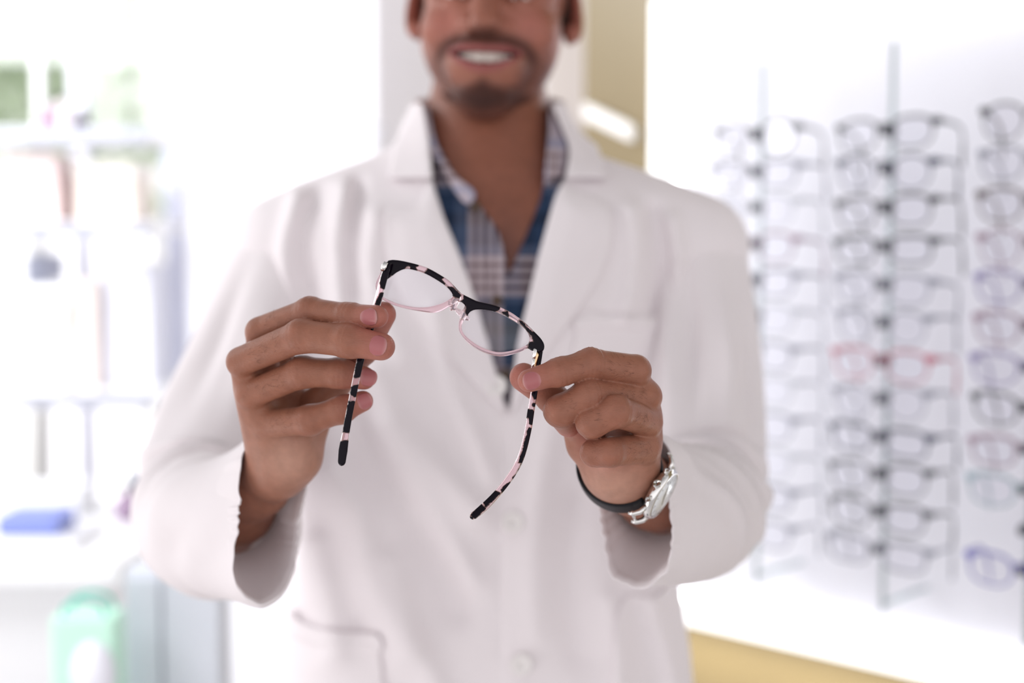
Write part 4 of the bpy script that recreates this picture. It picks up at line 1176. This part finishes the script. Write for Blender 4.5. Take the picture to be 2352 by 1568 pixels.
for sgn in (-1, 1):
    for q in (-1, 1):
        p0 = WC + ws * sgn * 0.0165 + wa * q * 0.0105 - wn_ * 0.001
        V, F = sweep([p0, p0 + ws * sgn * 0.0045 - wn_ * 0.001, p0 + ws * sgn * 0.0085 - wn_ * 0.0045, p0 + ws * sgn * 0.0095 - wn_ * 0.0075],
                     [(0.0024, 0.0022), (0.0024, 0.0022), (0.0022, 0.0018), (0.0014, 0.0012)], up=wn_, n=14)
        add('lug', to_world(V), F, M['steel'], watch)
    p0 = WC + ws * sgn * 0.0245 - wn_ * 0.006
    V, F = sweep([p0 - wa * 0.0125, p0 + wa * 0.0125], 0.0012, up=wn_, n=10); add('spring_bar', to_world(V), F, M['steel'], watch)
for q, r in ((0.0, 0.0030), (0.55, 0.0021), (-0.55, 0.0021)):
    d_ = nrm(-wa * math.cos(q) + ws * math.sin(q)); p0 = WC + d_ * 0.0195
    V, F = lathe([(r * 0.5, 0), (r * 0.5, 0.0015), (r, 0.0016), (r * 1.05, 0.0028), (r, 0.0042), (r * 0.7, 0.0046)], 20, d_, p0)
    add('crown', to_world(V), F, M['steel'], watch)
# ================================================================== the shop
M['wall'] = add_noise(mat('white_wall_paint', (0.80, 0.79, 0.80), 0.9), 6, 0.02)
M['floor'] = add_noise(mat('pale_floor', (0.80, 0.78, 0.78), 0.35), 3, 0.06)
M['tan'] = add_noise(mat('tan_lacquer', (0.235, 0.178, 0.088), 0.35, coat=0.1), 5, 0.06)
M['white'] = mat('white_lacquer', (0.85, 0.85, 0.87), 0.35)
M['panel'] = mat('display_acrylic', (0.80, 0.80, 0.86), 0.6)
M['lit'] = mat('lit_diffuser', (0.9, 0.9, 0.9), 0.5, emit=(0.97, 1.0, 1.0), estr=1.15)
M['tube'] = mat('led_strip', (0.9, 0.9, 0.9), 0.5, emit=(0.98, 1.0, 1.0), estr=9.0)
M['rod'] = mat('brushed_rod', (0.42, 0.50, 0.52), 0.35, metal=0.6)
M['rest'] = mat('dark_rest', (0.035, 0.04, 0.055), 0.5)
M['clear'] = bpy.data.materials.new('window_glass'); M['clear'].use_nodes = True; lens_mat(M['clear'], (0.98, 0.985, 0.985))

def box(name, lo, hi, m, parent=None, bev=0.004, kind=None, R=None, c=None):
    V, F = box_geo(lo, hi, bev, R, c)
    o = add(name, V, F, m, parent, smooth=False)
    if kind: o['kind'] = kind
    return o
box('floor', (-5, -1.2, -0.05), (3.5, 7, 0), M['floor'], kind='structure', bev=0)
box('trim_2', (W(868, 500, 3.2)[0], 3.16, 0), (W(960, 500, 3.2)[0] + .3, 3.28, 3.0), mat('grey_beige_column', (0.80, 0.77, 0.77), 0.7), kind='structure', bev=0)
box('wall_back', (W(426, 500, 3.3)[0], 3.3, 0), (1.6, 3.42, 3.0), M['wall'], kind='structure', bev=0)

# --- the lit display of frames, standing at an angle on the right
def on_depth(u, d): return C(u, 527, d)
s_at = lambda u: 81.8 + 0.0207 * (u - 1740)
ROW = 0.047
dep = lambda u: FPX * ROW / s_at(u)
A = to_world(C(1740, 527, dep(1740))); B = to_world(C(2372, 527, dep(2372)))
dirp = B - A; dirp[2] = 0; LEN = np.linalg.norm(dirp); dirp /= LEN        # along the panel, towards the viewer
nout = np.array([-dirp[1] * -1, dirp[0] * -1, 0.0]); nout = np.array([dirp[1], -dirp[0], 0.0])
if nout[0] > 0: nout = -nout                                            # out of the panel, towards the room
EYE = 1.42
RP = np.stack([dirp, nout, np.array([0, 0, 1.0])], 1)                    # local (along, out, up) -> world
def PL(a, o_, z): return A + dirp * a + nout * o_ + np.array([0, 0, z - A[2]])
OFFP = -0.115
# left edge: where the ray through the picture's 1495 column meets the panel plane
def along_at(u, off):
    r = FW + (u - 1176) / FPX * XR; q0 = CAM; p0 = A + nout * off
    # solve CAM + t r = p0 + a dirp (x,y)
    m = np.array([[r[0], -dirp[0]], [r[1], -dirp[1]]]); t, a = np.linalg.solve(m, (p0 - CAM)[:2]); return a, t
a0, t0 = along_at(1495, OFFP)
z_top = (CAM + t0 * (FW + (1495 - 1176) / FPX * XR + (784 - 2) / FPX * UP))[2]
a1, t1 = along_at(1570, OFFP)
z_bot = (CAM + t1 * (FW + (1570 - 1176) / FPX * XR + (784 - 1441) / FPX * UP))[2]
ag = LEN + 0.45
org = PL((a0 + ag) / 2, OFFP, z_bot)
disp = empty('eyeglasses_display', org, 'backlit white wall panel carrying rows of eyeglass frames on upright rods', 'display panel')
def pbox(name, lo, hi, m, parent, bev=0.003):
    V, F = box_geo((lo[0], lo[1], 0), (hi[0], hi[1], hi[2] - lo[2]), bev)
    V = A + V[:, 0:1] * dirp + V[:, 1:2] * nout + (V[:, 2:3] + lo[2] - A[2]) * np.array([0, 0, 1.0])
    return add(name, V, F, m, parent, smooth=False)
def rounded_plate(name, a0, a1, z0, z1, o0, o1, rad, m, parent, hole=None):
    def ring(x0, x1, y0, y1, r):
        P = []
        for cx, cy, s0 in ((x1 - r, y1 - r, 0), (x0 + r, y1 - r, 90), (x0 + r, y0 + r, 180), (x1 - r, y0 + r, 270)):
            for k in range(9):
                t = math.radians(s0 + k * 90 / 8); P.append((cx + r * math.cos(t), cy + r * math.sin(t)))
        return P
    o = ring(a0, a1, z0, z1, rad); n = len(o); V, F = [], []
    for oo in (o0, o1):
        V += [PL(x, oo, y) for x, y in o]
    if hole is None:
        F = [tuple(range(n)), tuple(reversed(range(n, 2 * n)))]
    else:
        i = ring(*hole, rad * 0.6)
        for oo in (o0, o1): V += [PL(x, oo, y) for x, y in i]
        for k in range(n):
            k2 = (k + 1) % n
            F += [(k, k2, 2 * n + k2, 2 * n + k), (n + k2, n + k, 3 * n + k, 3 * n + k2), (2 * n + k2, 2 * n + k, 3 * n + k, 3 * n + k2)][0:3]
    for k in range(n):
        k2 = (k + 1) % n; F.append((k2, k, n + k, n + k2))
    return add(name, np.array(V), F, m, parent, smooth=False)
bw = 0.045
rounded_plate('backing', a0 + 0.002, ag, z_bot + 0.002, z_top - 0.002, OFFP - 0.03, OFFP - 0.012, 0.012, M['panel'], disp)
rounded_plate('light_frame', a0, ag + 0.002, z_bot, z_top, OFFP - 0.028, OFFP + 0.004, 0.014, M['lit'], disp, hole=(a0 + bw, ag - 0.03, z_bot + 0.035, z_top - 0.045))
pbox('led_strip', (a0 + bw, OFFP - 0.012, z_bot + 0.06), (a0 + bw + 0.006, OFFP + 0.003, z_top - 0.07), M['tube'], disp)
pbox('led_strip', (a0 + bw + .01, OFFP - 0.012, z_bot + 0.035), (ag - 0.04, OFFP + 0.003, z_bot + 0.041), M['tube'], disp)
pbox('led_strip', (a0 + bw + .01, OFFP - 0.012, z_top - 0.051), (ag - 0.04, OFFP + 0.003, z_top - 0.045), M['tube'], disp)
area_light('display_under_fill', tuple(PL((a0 + ag) / 2, OFFP + 0.05, z_bot - 0.015)), tuple(PL((a0 + ag) / 2, OFFP - 0.03, z_bot - 0.35)), 1.2, 2.2, (1.0, 0.97, 0.93), 0.04)  # added strip of light, brightens the tan wall below the display
# tan wall behind it
aw, tw = along_at(1347, OFFP - 0.04)
V, F = box_geo((aw, -0.10, 0), (ag + 0.7, 0.0, 2.9), 0.0)
V = A + V[:, 0:1] * dirp + (V[:, 1:2] + OFFP - 0.032) * nout + (V[:, 2:3] - A[2]) * np.array([0, 0, 1.0])
o = add('wall_right', V, F, M['tan'], None, smooth=False); o['kind'] = 'structure'
# pale column between the tan wall and the back wall
wp = W(1300, 500, 2.75)
box('trim_1', (W(1250, 500, 2.75)[0], 2.7, 0), (W(1349, 500, 2.75)[0] + 0.1, 2.8, 3.0), mat('beige_column', (0.66, 0.60, 0.57), 0.7), kind='structure', bev=0)

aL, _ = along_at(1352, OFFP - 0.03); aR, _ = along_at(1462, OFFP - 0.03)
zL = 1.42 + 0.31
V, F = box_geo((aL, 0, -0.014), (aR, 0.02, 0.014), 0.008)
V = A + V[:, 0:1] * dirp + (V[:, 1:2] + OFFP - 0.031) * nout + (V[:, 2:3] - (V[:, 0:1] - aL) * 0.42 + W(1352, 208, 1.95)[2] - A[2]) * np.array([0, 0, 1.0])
wl = empty('wall_reflection', V.mean(0), 'slanting white bar modelling a light reflection on the tan wall beside the lit display', 'lamp')
add('reflection_bar', V, F, mat('reflection_bar_white', (0.9, 0.88, 0.86), 0.4, emit=(1.0, 0.93, 0.88), estr=0.04), wl, smooth=False)  # blurred light reflection on the wall, modelled as a faintly glowing bar
# --- rods and the frames on them
def rod(u, vt, vb, which):
    a, t = along_at(u, 0.0)
    zt = (CAM + t * (FW + (u - 1176) / FPX * XR + (784 - vt) / FPX * UP))[2]
    zb = (CAM + t * (FW + (u - 1176) / FPX * XR + (784 - vb) / FPX * UP))[2]
    base = PL(a, -0.006, zb)
    r = empty('display_rod', base, 'thin upright metal rod holding eyeglass frames, %s' % which, 'display rod', 'upright rods on the lit panel')
    V, F = sweep([PL(a, -0.006, zb), PL(a, -0.006, (zb + zt) / 2), PL(a, -0.006, zt)], 0.0032, up=(0, 1, 0), n=12)
    add('pole', V, F, M['rod'], r)
    for z in (zb + 0.010,):
        V, F = sweep([PL(a, -0.006, z), PL(a, OFFP - 0.004, z)], 0.003, up=(0, 0, 1), n=10)
        add('bracket', V, F, M['rod'], r)
    for k in range(12):
        z = PLZ(u, ROWS[which][k])
        V, F = sweep([PL(a, -0.004, z - 0.006), PL(a, 0.012, z - 0.006), PL(a, 0.016, z - 0.002)], [(0.0075, 0.0075), (0.0065, 0.006), (0.003, 0.003)], up=(0, 0, 1), n=14, sq=3)
        add('nose_rest', V, F, M['rest'], r)
    return a
def PLZ(u, v):
    a, t = along_at(u, 0.0)
    return (CAM + t * (FW + (u - 1176) / FPX * XR + (784 - v) / FPX * UP))[2]
n_l, n_m, n_r = 'leftmost of the three', 'middle of the three', 'rightmost of the three, at the picture edge'
ROWS = {n_l: [296 + 8 + 81.8 * i for i in range(12)], n_m: [292 + 87.6 * i for i in range(12)], n_r: [262 + 94.8 * i for i in range(12)]}

# prototype frame: local x across, y out of the panel (front faces +y), z up
def frame_geo(wd=0.051, hg=0.036, gap=0.019, tube=0.0021, cat=0.0, sq=2.7, endpiece=True):
    parts = []; ends = []; tube = tube * 0.78
    cx = gap / 2 + wd / 2
    for s in (-1, 1):
        P = []
        for k in range(49):
            t = 2 * math.pi * k / 48; x, z = math.cos(t), math.sin(t)
            X = math.copysign(abs(x) ** (2 / sq), x) * wd / 2; Z = math.copysign(abs(z) ** (2 / sq), z) * hg / 2
            if z > 0 and x * 1 > 0: Z += cat * x
            X *= 1 - 0.10 * (Z < 0) * abs(Z) / (hg / 2)
            P.append((s * (cx + X), -0.10 * (cx + X) ** 2 / 0.07 * 0.5, Z))
        P.append(P[1])
        rr = [(tube * (1.25 if q[2] > 0 else 0.85), tube * 0.9) for q in P]
        parts.append(sweep(P, rr, up=(0, 1, 0), n=8, caps=False))
        e = cx + wd / 2
        if endpiece: ends.append(sweep([(s * (e - 0.004), -0.003, hg * 0.30), (s * (e + 0.004), -0.005, hg * 0.32), (s * (e + 0.007), -0.010, hg * 0.32)], [(0.0034, 0.0048), (0.0036, 0.0052), (0.0026, 0.0042)], up=(0, 0, 1), n=8))
    parts.append(sweep([(-gap / 2 - 0.002, 0, hg * 0.20), (-gap / 4, 0.001, hg * 0.30), (gap / 4, 0.001, hg * 0.30), (gap / 2 + 0.002, 0, hg * 0.20)], [(0.002, 0.0028)] * 4, up=(0, 1, 0), n=8))
    return join_geo(parts), ends
def frame_lens_geo(s, wd, hg, gap, sq=2.7):
    cx = gap / 2 + wd / 2; V = [(s * cx, -0.05 * cx * cx / 0.07, 0)]
    for k in range(48):
        t = 2 * math.pi * k / 48; x, z = math.cos(t), math.sin(t)
        X = math.copysign(abs(x) ** (2 / sq), x) * wd / 2; Z = math.copysign(abs(z) ** (2 / sq), z) * hg / 2
        V.append((s * (cx + X), -0.10 * (cx + X) ** 2 / 0.07 * 0.5, Z))
    V = np.array(V); n = len(V); V2 = V - np.array([0, 0.0012, 0])
    F = [(0, 1 + k, 1 + (k + 1) % 48) for k in range(48)] + [(n, n + 1 + (k + 1) % 48, n + 1 + k) for k in range(48)]
    if s > 0: F = [f[::-1] for f in F]
    return np.vstack([V, V2]), F
def temple_geo(s, wd, hg, gap, drop=0.03):
    e = gap / 2 + wd + 0.007
    P = [(s * e, -0.008, hg * 0.32), (s * (e + 0.001), -0.028, hg * 0.32), (s * (e + 0.002), -0.050, hg * 0.25), (s * (e + 0.000), -0.062, hg * 0.0), (s * (e - 0.002), -0.068, -drop * 0.6), (s * (e - 0.003), -0.070, -drop * 1.2)]
    P = smooth_poly(P, 4, False)
    return sweep(P, [(0.0014, 0.0028 - 0.0008 * math.sin(3.1 * i / len(P))) for i in range(len(P))], up=(0, 0.25, 1), n=8)
KINDS = [dict(wd=0.054, hg=0.038, gap=0.019, tube=0.0022), dict(wd=0.056, hg=0.034, gap=0.019, tube=0.0027, sq=3.4), dict(wd=0.050, hg=0.042, gap=0.021, tube=0.0018, sq=2.2), dict(wd=0.055, hg=0.036, gap=0.018, tube=0.0024, cat=0.004)]
protos = []
for kd in KINDS:
    gk = dict(wd=kd['wd'], hg=kd['hg'], gap=kd['gap'])
    (V, F), ends = frame_geo(**kd); mf = new_mesh('frame_front', V, F); me_ = [new_mesh('endpiece', *q) for q in ends]
    ml = [new_mesh('lens', *frame_lens_geo(s, kd['wd'], kd['hg'], kd['gap'], kd.get('sq', 2.7))) for s in (-1, 1)]
    mt = [new_mesh('temple', *temple_geo(s, **gk)) for s in (-1, 1)]
    for me in [mf] + ml + mt + me_: me.materials.append(M['lens'])
    protos.append((mf, ml, mt, me_))
COL = {'black': (0.01, 0.01, 0.015), 'navy blue': (0.03, 0.04, 0.09), 'dark grey': (0.05, 0.055, 0.07), 'pale grey': (0.30, 0.31, 0.38), 'clear grey': (0.60, 0.62, 0.68), 'red': (0.50, 0.12, 0.18), 'dark brown': (0.09, 0.055, 0.055), 'violet': (0.28, 0.24, 0.46), 'blue': (0.14, 0.13, 0.50), 'teal': (0.34, 0.46, 0.52), 'pink': (0.62, 0.28, 0.33), 'plum': (0.34, 0.22, 0.30)}
FM = {k: mat('acetate_' + k.replace(' ', '_'), c, 0.2) for k, c in COL.items()}
FL = {k: mat('thin_acetate_' + k.replace(' ', '_'), tuple(x * 0.75 + 0.10 for x in c), 0.2) for k, c in COL.items()}
ORD = ['topmost', 'second from the top', 'third from the top', 'fourth from the top', 'fifth from the top', 'sixth from the top', 'sixth from the bottom', 'fifth from the bottom', 'fourth from the bottom', 'third from the bottom', 'second from the bottom', 'lowest']
LAY = {
 n_l: ('on the left display rod', ['dark grey', 'pale grey', 'clear grey', 'plum', 'pale grey', 'clear grey', 'pale grey', 'clear grey', 'pale grey', 'clear grey', 'pale grey', 'pale grey']),
 n_m: ('on the middle display rod', ['dark grey', 'navy blue', 'black', 'dark grey', 'pale grey', 'pale grey', 'red', 'pale grey', 'navy blue', 'dark grey', 'dark grey', 'pale grey']),
 n_r: ('on the right display rod', ['black', 'pale grey', 'dark brown', 'plum', 'violet', 'plum', 'violet', 'dark grey', 'plum', 'teal', 'clear grey', 'blue']),
}
rf = random.Random(11)
def put_frame(loc, Rm, kind, colour, label, group, scale=1.0):
    mf, ml, mt, me_ = protos[kind]
    root = empty('eyeglasses', loc, label, 'eyeglasses', group)
    root.rotation_euler = Matrix(Rm.tolist()).to_euler()
    for me, nm, mm in [(mf, 'frame_front', FL[colour])] + [(q, 'endpiece', FM[colour]) for q in me_] + [(q, 'lens', M['lens']) for q in ml] + [(q, 'temple', FL[colour]) for q in mt]:
        o = bpy.data.objects.new(nm, me); sc.collection.objects.link(o); o.parent = root
        o.material_slots[0].link = 'OBJECT'; o.material_slots[0].material = mm
    return root
for u, vt, vb, key in ((1738, 148, 1352, n_l), (2034, 100, 1420, n_m), (2372, 60, 1500, n_r)):
    a = rod(u, vt, vb, key)
    where, cols = LAY[key]
    for k in range(12):
        if key == n_r and k == 10: continue
        z = PLZ(u, ROWS[key][k]) - 0.010
        tilt = rf.uniform(-0.03, 0.03); yaw_ = rf.uniform(-0.05, 0.05)
        Rm = RP[:, [0, 1, 2]].copy()
        if np.linalg.det(Rm) < 0: Rm[:, 0] *= -1
        Rm = Rm @ rotm('Z', yaw_) @ rotm('Y', tilt) @ rotm('X', rf.uniform(-0.05, 0.08))
        put_frame(PL(a, 0.014, z), Rm, rf.choice([0, 0, 1, 2, 3]), cols[k], '%s eyeglasses, %s %s' % (cols[k], ORD[k], where), 'frames on the lit display')

# --- white wall display behind his shoulder, with three pale frames
wd_l, wd_r = W(430, 500, 2.9)[0], W(862, 500, 2.9)[0]
wdp = empty('wall_display', ((wd_l + wd_r) / 2, 2.95, 0.3), 'tall white wall panel behind his right shoulder with pale frames on pegs', 'display panel')
box('panel_board', (wd_l, 2.90, 0.3), (wd_r, 2.94, 2.6), mat('glowing_white_board', (0.80, 0.80, 0.84), 0.3, emit=(0.94, 0.95, 1.0), estr=0.42), wdp)  # even emission added to lift the board to near white
for v in (225, 320, 470):
    z = W(600, v, 2.88)[2]
Rf = np.array([[-1, 0, 0], [0, -1, 0], [0, 0, 1.0]])
for i, (u, v) in enumerate(((545, 215), (622, 312), (800, 312), (610, 20), (480, 455))):
    p = W(u, v, 2.84); p[1] = 2.79
    lab = ['clear grey eyeglasses on the white wall display, left of the pair above the shoulder', 'clear grey eyeglasses on the white wall display, left one of the neighbouring pair',
           'clear grey eyeglasses on the white wall display, nearest his collar', 'clear grey eyeglasses on the white wall display, topmost in view', 'clear grey eyeglasses on the white wall display, lowest, at its left edge'][i]
    put_frame(p, Rf, i % 2, 'clear grey', lab, 'frames on the white wall display')

# --- shop window on the left with its shelves
M['frame_white'] = mat('window_frame_paint', (0.80, 0.80, 0.90), 0.4)
M['grey_metal'] = mat('grey_shelf_edge', (0.36, 0.37, 0.43), 0.35, metal=0.2)
wl_, wr_ = W(-700, 500, 3.3)[0], W(432, 500, 3.3)[0]
win = bpy.data.objects.new('window_1', None); sc.collection.objects.link(win); place(win, ((wl_ + wr_) / 2, 3.35, 0.2), None); win['kind'] = 'structure'
M['mullion'] = mat('lavender_mullion', (0.66, 0.68, 0.82), 0.4)
box('window_frame', (W(376, 500, 3.3)[0], 3.30, 0.2), (W(428, 500, 3.3)[0], 3.40, 3.0), M['mullion'], win)
box('window_frame', (W(180, 500, 3.3)[0] - .02, 3.32, 0.2), (W(180, 500, 3.3)[0] + .012, 3.38, 3.0), M['frame_white'], win)
box('window_pane', (wl_, 3.345, 0.2), (W(376, 500, 3.3)[0], 3.350, 3.0), M['clear'], win, bev=0)
# shelving in front of the window
sh_l, sh_r = W(-420, 500, 2.75)[0], W(362, 500, 2.75)[0]
shelf = empty('shelf_unit', ((sh_l + sh_r) / 2, 2.85, 0.6), 'white open shelving standing in front of the bright shop window', 'shelves')
for v in (292, 508, 900):
    z = W(180, v, 2.7)[2]
    b = box('shelf', (sh_l, 2.70, z - 0.022), (sh_r, 3.05, z), M['white'], shelf)
    box('edge_strip', (sh_l, 2.69, z - 0.030), (sh_r, 2.70, z - 0.003), M['grey_metal'], b, bev=0.001)
for u in (-10, 366):
    x = W(u, 500, 2.72)[0]
    box('upright', (x - 0.008, 2.98, 0.0), (x + 0.008, 3.0, 2.5), M['white'], shelf)
zs1, zs2, zs3 = [W(180, v, 2.7)[2] for v in (292, 508, 900)]
def sitem(name, u0, u1, Y, z0, hgt, col, label, cat, lid=None, dd=0.16, rough=0.5):
    x0, x1 = W(u0, 500, Y)[0], W(u1, 500, Y)[0]
    e = empty(name, ((x0 + x1) / 2, Y + dd / 2, z0), label, cat)
    box('body', (x0, Y, z0), (x1, Y + dd, z0 + hgt), mat(name + '_card', col, rough), e, bev=0.004)
    if lid: box('lid', (x0 - 0.004, Y - 0.004, z0 + hgt * 0.78), (x1 + 0.004, Y + dd + 0.004, z0 + hgt + 0.004), mat(name + '_lid', lid, rough), e, bev=0.003)
    return e
sitem('storage_box', 20, 130, 2.76, zs2, 0.125, (0.86, 0.70, 0.70), 'pale pink lidded box on the middle window shelf, left one', 'box', (0.88, 0.74, 0.74))
sitem('storage_box', 178, 305, 2.76, zs2, 0.110, (0.86, 0.77, 0.70), 'peach coloured lidded box on the middle window shelf, right one', 'box', (0.88, 0.84, 0.80))
sitem('storage_box', -20, 142, 2.74, zs3, 0.195, (0.88, 0.86, 0.86), 'large white box at the left end of the lower window shelf', 'box', (0.9, 0.9, 0.92))
sitem('carton', 152, 212, 2.76, zs3, 0.21, (0.82, 0.72, 0.68), 'narrow beige carton standing on the lower window shelf', 'box')
sitem('carton', 228, 340, 2.80, zs3, 0.24, (0.80, 0.81, 0.90), 'pale lavender carton at the right end of the lower window shelf', 'box')
sitem('carton', 52, 92, 2.90, zs3 + 0.199, 0.06, (0.50, 0.53, 0.66), 'small grey blue carton on top of the large white box', 'box')
def pot(u, v, Y, z0, r, hgt, col, name, label, cat):
    c = (W(u, v, Y)[0], Y + r, z0)
    e = empty(name, c, label, cat); m = mat(name + '_glaze', col, 0.3)
    V, F = lathe([(r * 0.7, 0), (r, hgt * 0.15), (r, hgt * 0.6), (r * 0.55, hgt * 0.8), (r * 0.4, hgt * 0.86), (r * 0.4, hgt)], 20, (0, 0, 1), c); add('body', V, F, m, e)
    V, F = lathe([(r * 0.5, hgt), (r * 0.5, hgt * 1.12), (r * 0.3, hgt * 1.16)], 20, (0, 0, 1), c); add('stopper', V, F, M['black'], e)
pot(100, 235, 2.78, zs1, 0.014, 0.045, (0.20, 0.05, 0.16), 'jar', 'small plum coloured jar on the top window shelf', 'jar')
pot(180, 240, 2.78, zs1, 0.019, 0.035, (0.03, 0.02, 0.04), 'jar', 'small black jar on the top window shelf', 'jar')
pot(130, 235, 2.80, zs1, 0.022, 0.06, (0.85, 0.74, 0.80), 'jar', 'pale pink jar between the two dark jars on the top shelf', 'jar')

# --- counter below the window, things on it
cz = W(180, 1235, 2.3)[2]
cl_, cr_ = W(-700, 500, 2.3)[0], W(330, 500, 2.3)[0]
ctr = empty('counter', ((cl_ + cr_) / 2, 2.45, 0), 'white sales counter below the window shelves', 'counter')
box('worktop', (cl_, 2.12, cz - 0.035), (cr_, 2.62, cz), M['white'], ctr, bev=0.006)
box('front_panel', (cl_, 2.20, 0.0), (cr_ - 0.05, 2.60, cz - 0.036), M['white'], ctr)
def citem(*a, **k): return sitem(*a, **k)
citem('case_box', -30, 112, 2.22, cz + 0.020, 0.030, (0.22, 0.27, 0.62), 'flat dark blue case lying on the white folder on the counter', 'case', None, 0.10)
citem('folder', -40, 150, 2.20, cz, 0.019, (0.85, 0.85, 0.88), 'white folder under the flat blue case on the counter', 'folder', None, 0.16)
pot(285, 1200, 2.42, cz, 0.024, 0.055, (0.35, 0.25, 0.36), 'vase', 'small mauve vase at the right end of the counter', 'vase')
e = empty('paper_stack', (W(60, 500, 2.5)[0], 2.5, cz), 'stack of white papers at the back of the counter', 'papers')
box('sheets', (W(0, 500, 2.5)[0], 2.46, cz), (W(180, 500, 2.5)[0], 2.56, cz + 0.05), mat('paper', (0.8, 0.81, 0.84), 0.8), e, bev=0.002)
lx = W(335, 1090, 2.25)[0]; lz = W(335, 1090, 2.25)[2]
e = empty('desk_lamp', (lx, 2.25, cz), 'dark blue lamp head just behind his raised elbow', 'lamp')
V, F = lathe([(0.045, 0), (0.045, 0.008), (0.01, 0.012)], 24, (0, 0, 1), (lx, 2.25, cz)); add('base', V, F, M['white'], e)
V, F = sweep([(lx, 2.25, cz + 0.01), (lx, 2.25, lz - 0.02)], 0.004, up=(0, 1, 0), n=8); add('stem', V, F, M['white'], e)
V, F = lathe([(0.008, 0.03), (0.012, 0.02), (0.022, -0.01), (0.022, -0.02), (0.016, -0.02)], 24, (0.2, 0, 1), (lx, 2.25, lz)); add('lamp_shade', V, F, mat('navy_enamel', (0.02, 0.03, 0.09), 0.3), e)

# grey cabinet and green bag low on the left
cx0, cx1 = W(288, 1500, 1.95)[0], W(512, 1500, 1.95)[0]
cab = empty('cabinet', ((cx0 + cx1) / 2, 2.05, 0), 'pale blue grey cabinet beside the counter, under his raised arm', 'cabinet')
M['cab'] = mat('blue_grey_laminate', (0.68, 0.71, 0.78), 0.5)
ztop = W(400, 1310, 1.95)[2]
box('body', (cx0, 1.96, 0), (cx1, 2.01, ztop), M['cab'], cab)
xm = W(374, 1500, 1.95)[0]
for a_, b_ in ((cx0 + 0.003, xm - 0.002), (xm + 0.002, cx1 - 0.003)):
    d_ = box('door', (a_, 1.945, 0.05), (b_, 1.96, ztop - 0.01), M['cab'], cab, bev=0.002)
    V, F = sweep([(b_ - 0.015, 1.935, ztop - 0.30), (b_ - 0.015, 1.935, ztop - 0.42)], 0.004, up=(0, 1, 0), n=8); add('handle', V, F, M['steel'], d_)
gx0, gx1 = W(150, 1500, 1.9)[0], W(292, 1500, 1.9)[0]
gt, gb = W(200, 1392, 1.9)[2], W(200, 1720, 1.9)[2]
st = empty('side_table', (W(190, 1500, 1.9)[0], 1.97, 0), 'low white table with the green and white bag on it', 'table')
box('table_top', (W(-100, 500, 1.9)[0], 1.80, gb - 0.03), (cx0 - 0.01, 1.93, gb - 0.001), M['white'], st)
for lx_ in (W(-90, 500, 1.9)[0], cx0 - 0.04):
    box('leg', (lx_, 1.85, 0), (lx_ + 0.03, 1.88, gb - 0.03), M['white'], st)
bag = empty('carrier_bag', ((gx0 + gx1) / 2, 1.87, gb), 'mint green carrier bag with a pale oval, beside the grey cabinet', 'bag')
box('bag_body', (gx0, 1.84, gb), (gx1, 1.90, gt), mat('mint_paper', (0.60, 0.93, 0.77), 0.5), bag, bev=0.006)
V, F = lathe([(0.0001, 0), (0.030, 0), (0.030, 0.0012), (0.0001, 0.0012)], 32, (0, -1, 0), ((gx0 + gx1) / 2 + 0.014, 1.8398, (gt + gb) / 2 + 0.04)); V[:, 2] = gt - 0.075 + (V[:, 2] - V[:, 2].mean()) * 1.5
add('oval_print', V, F, mat('pale_print', (0.86, 0.87, 0.95), 0.5), bag)
for s in (-1, 1):
    xx = (gx0 + gx1) / 2
    P = [(xx - 0.028, 1.87 + s * 0.02, gt - 0.004), (xx - 0.024, 1.87 + s * 0.02, gt + 0.014), (xx, 1.87 + s * 0.02, gt + 0.022), (xx + 0.024, 1.87 + s * 0.02, gt + 0.014), (xx + 0.028, 1.87 + s * 0.02, gt - 0.004)]
    V, F = sweep(smooth_poly(P, 5, False), 0.0025, up=(0, 1, 0), n=8); add('bag_handle', V, F, mat('teal_cord', (0.05, 0.55, 0.42), 0.5), bag)

# --- outside: trees and a pale building across the street
M['leaf'] = add_noise(mat('leaves', (0.56, 0.68, 0.46), 0.7), 3, 0.3)
M['bark'] = mat('bark', (0.62, 0.60, 0.57), 0.9)
rt = random.Random(5)
def tree(x, y, z, r, seed, label):
    rs_ = random.Random(seed)
    e = empty('tree', (x, y, 0), label, 'tree', 'trees across the street')
    V, F = sweep([(x, y, 0), (x + 0.05, y, z * 0.5), (x, y, z)], [(0.05, 0.05), (0.04, 0.04), (0.03, 0.03)], up=(0, 1, 0), n=10); add('trunk', V, F, M['bark'], e)
    Vs_, Fs_ = [], []
    n = 2600
    P = np.array([[rs_.gauss(0, 1) for _ in range(3)] for _ in range(n)]); P /= np.linalg.norm(P, axis=1)[:, None]
    cen = np.array([[rs_.gauss(0, 0.45), rs_.gauss(0, 0.45), rs_.gauss(0, 0.45)] for _ in range(14)])
    for i in range(n):
        c = np.array([x, y, z]) + r * (cen[i % 14] + P[i] * 0.42)
        a = nrm(np.array([rs_.gauss(0, 1) for _ in range(3)])); b = nrm(np.cross(a, P[i] + 0.01)); s = 0.06
        Vs_ += [c - a * s, c + b * s * 0.5, c + a * s, c - b * s * 0.5]; Fs_.append((4 * i, 4 * i + 1, 4 * i + 2, 4 * i + 3))
    add('foliage', np.array(Vs_), np.array(Fs_), M['leaf'], e, smooth=False)
tree(W(60, 120, 7)[0], 7.0, W(60, 60, 7)[2], 0.75, 1, 'pale green tree seen through the window, left one')
tree(W(330, 120, 9.6)[0], 9.6, W(330, 60, 9.6)[2], 0.85, 2, 'pale green tree seen through the window, right one')
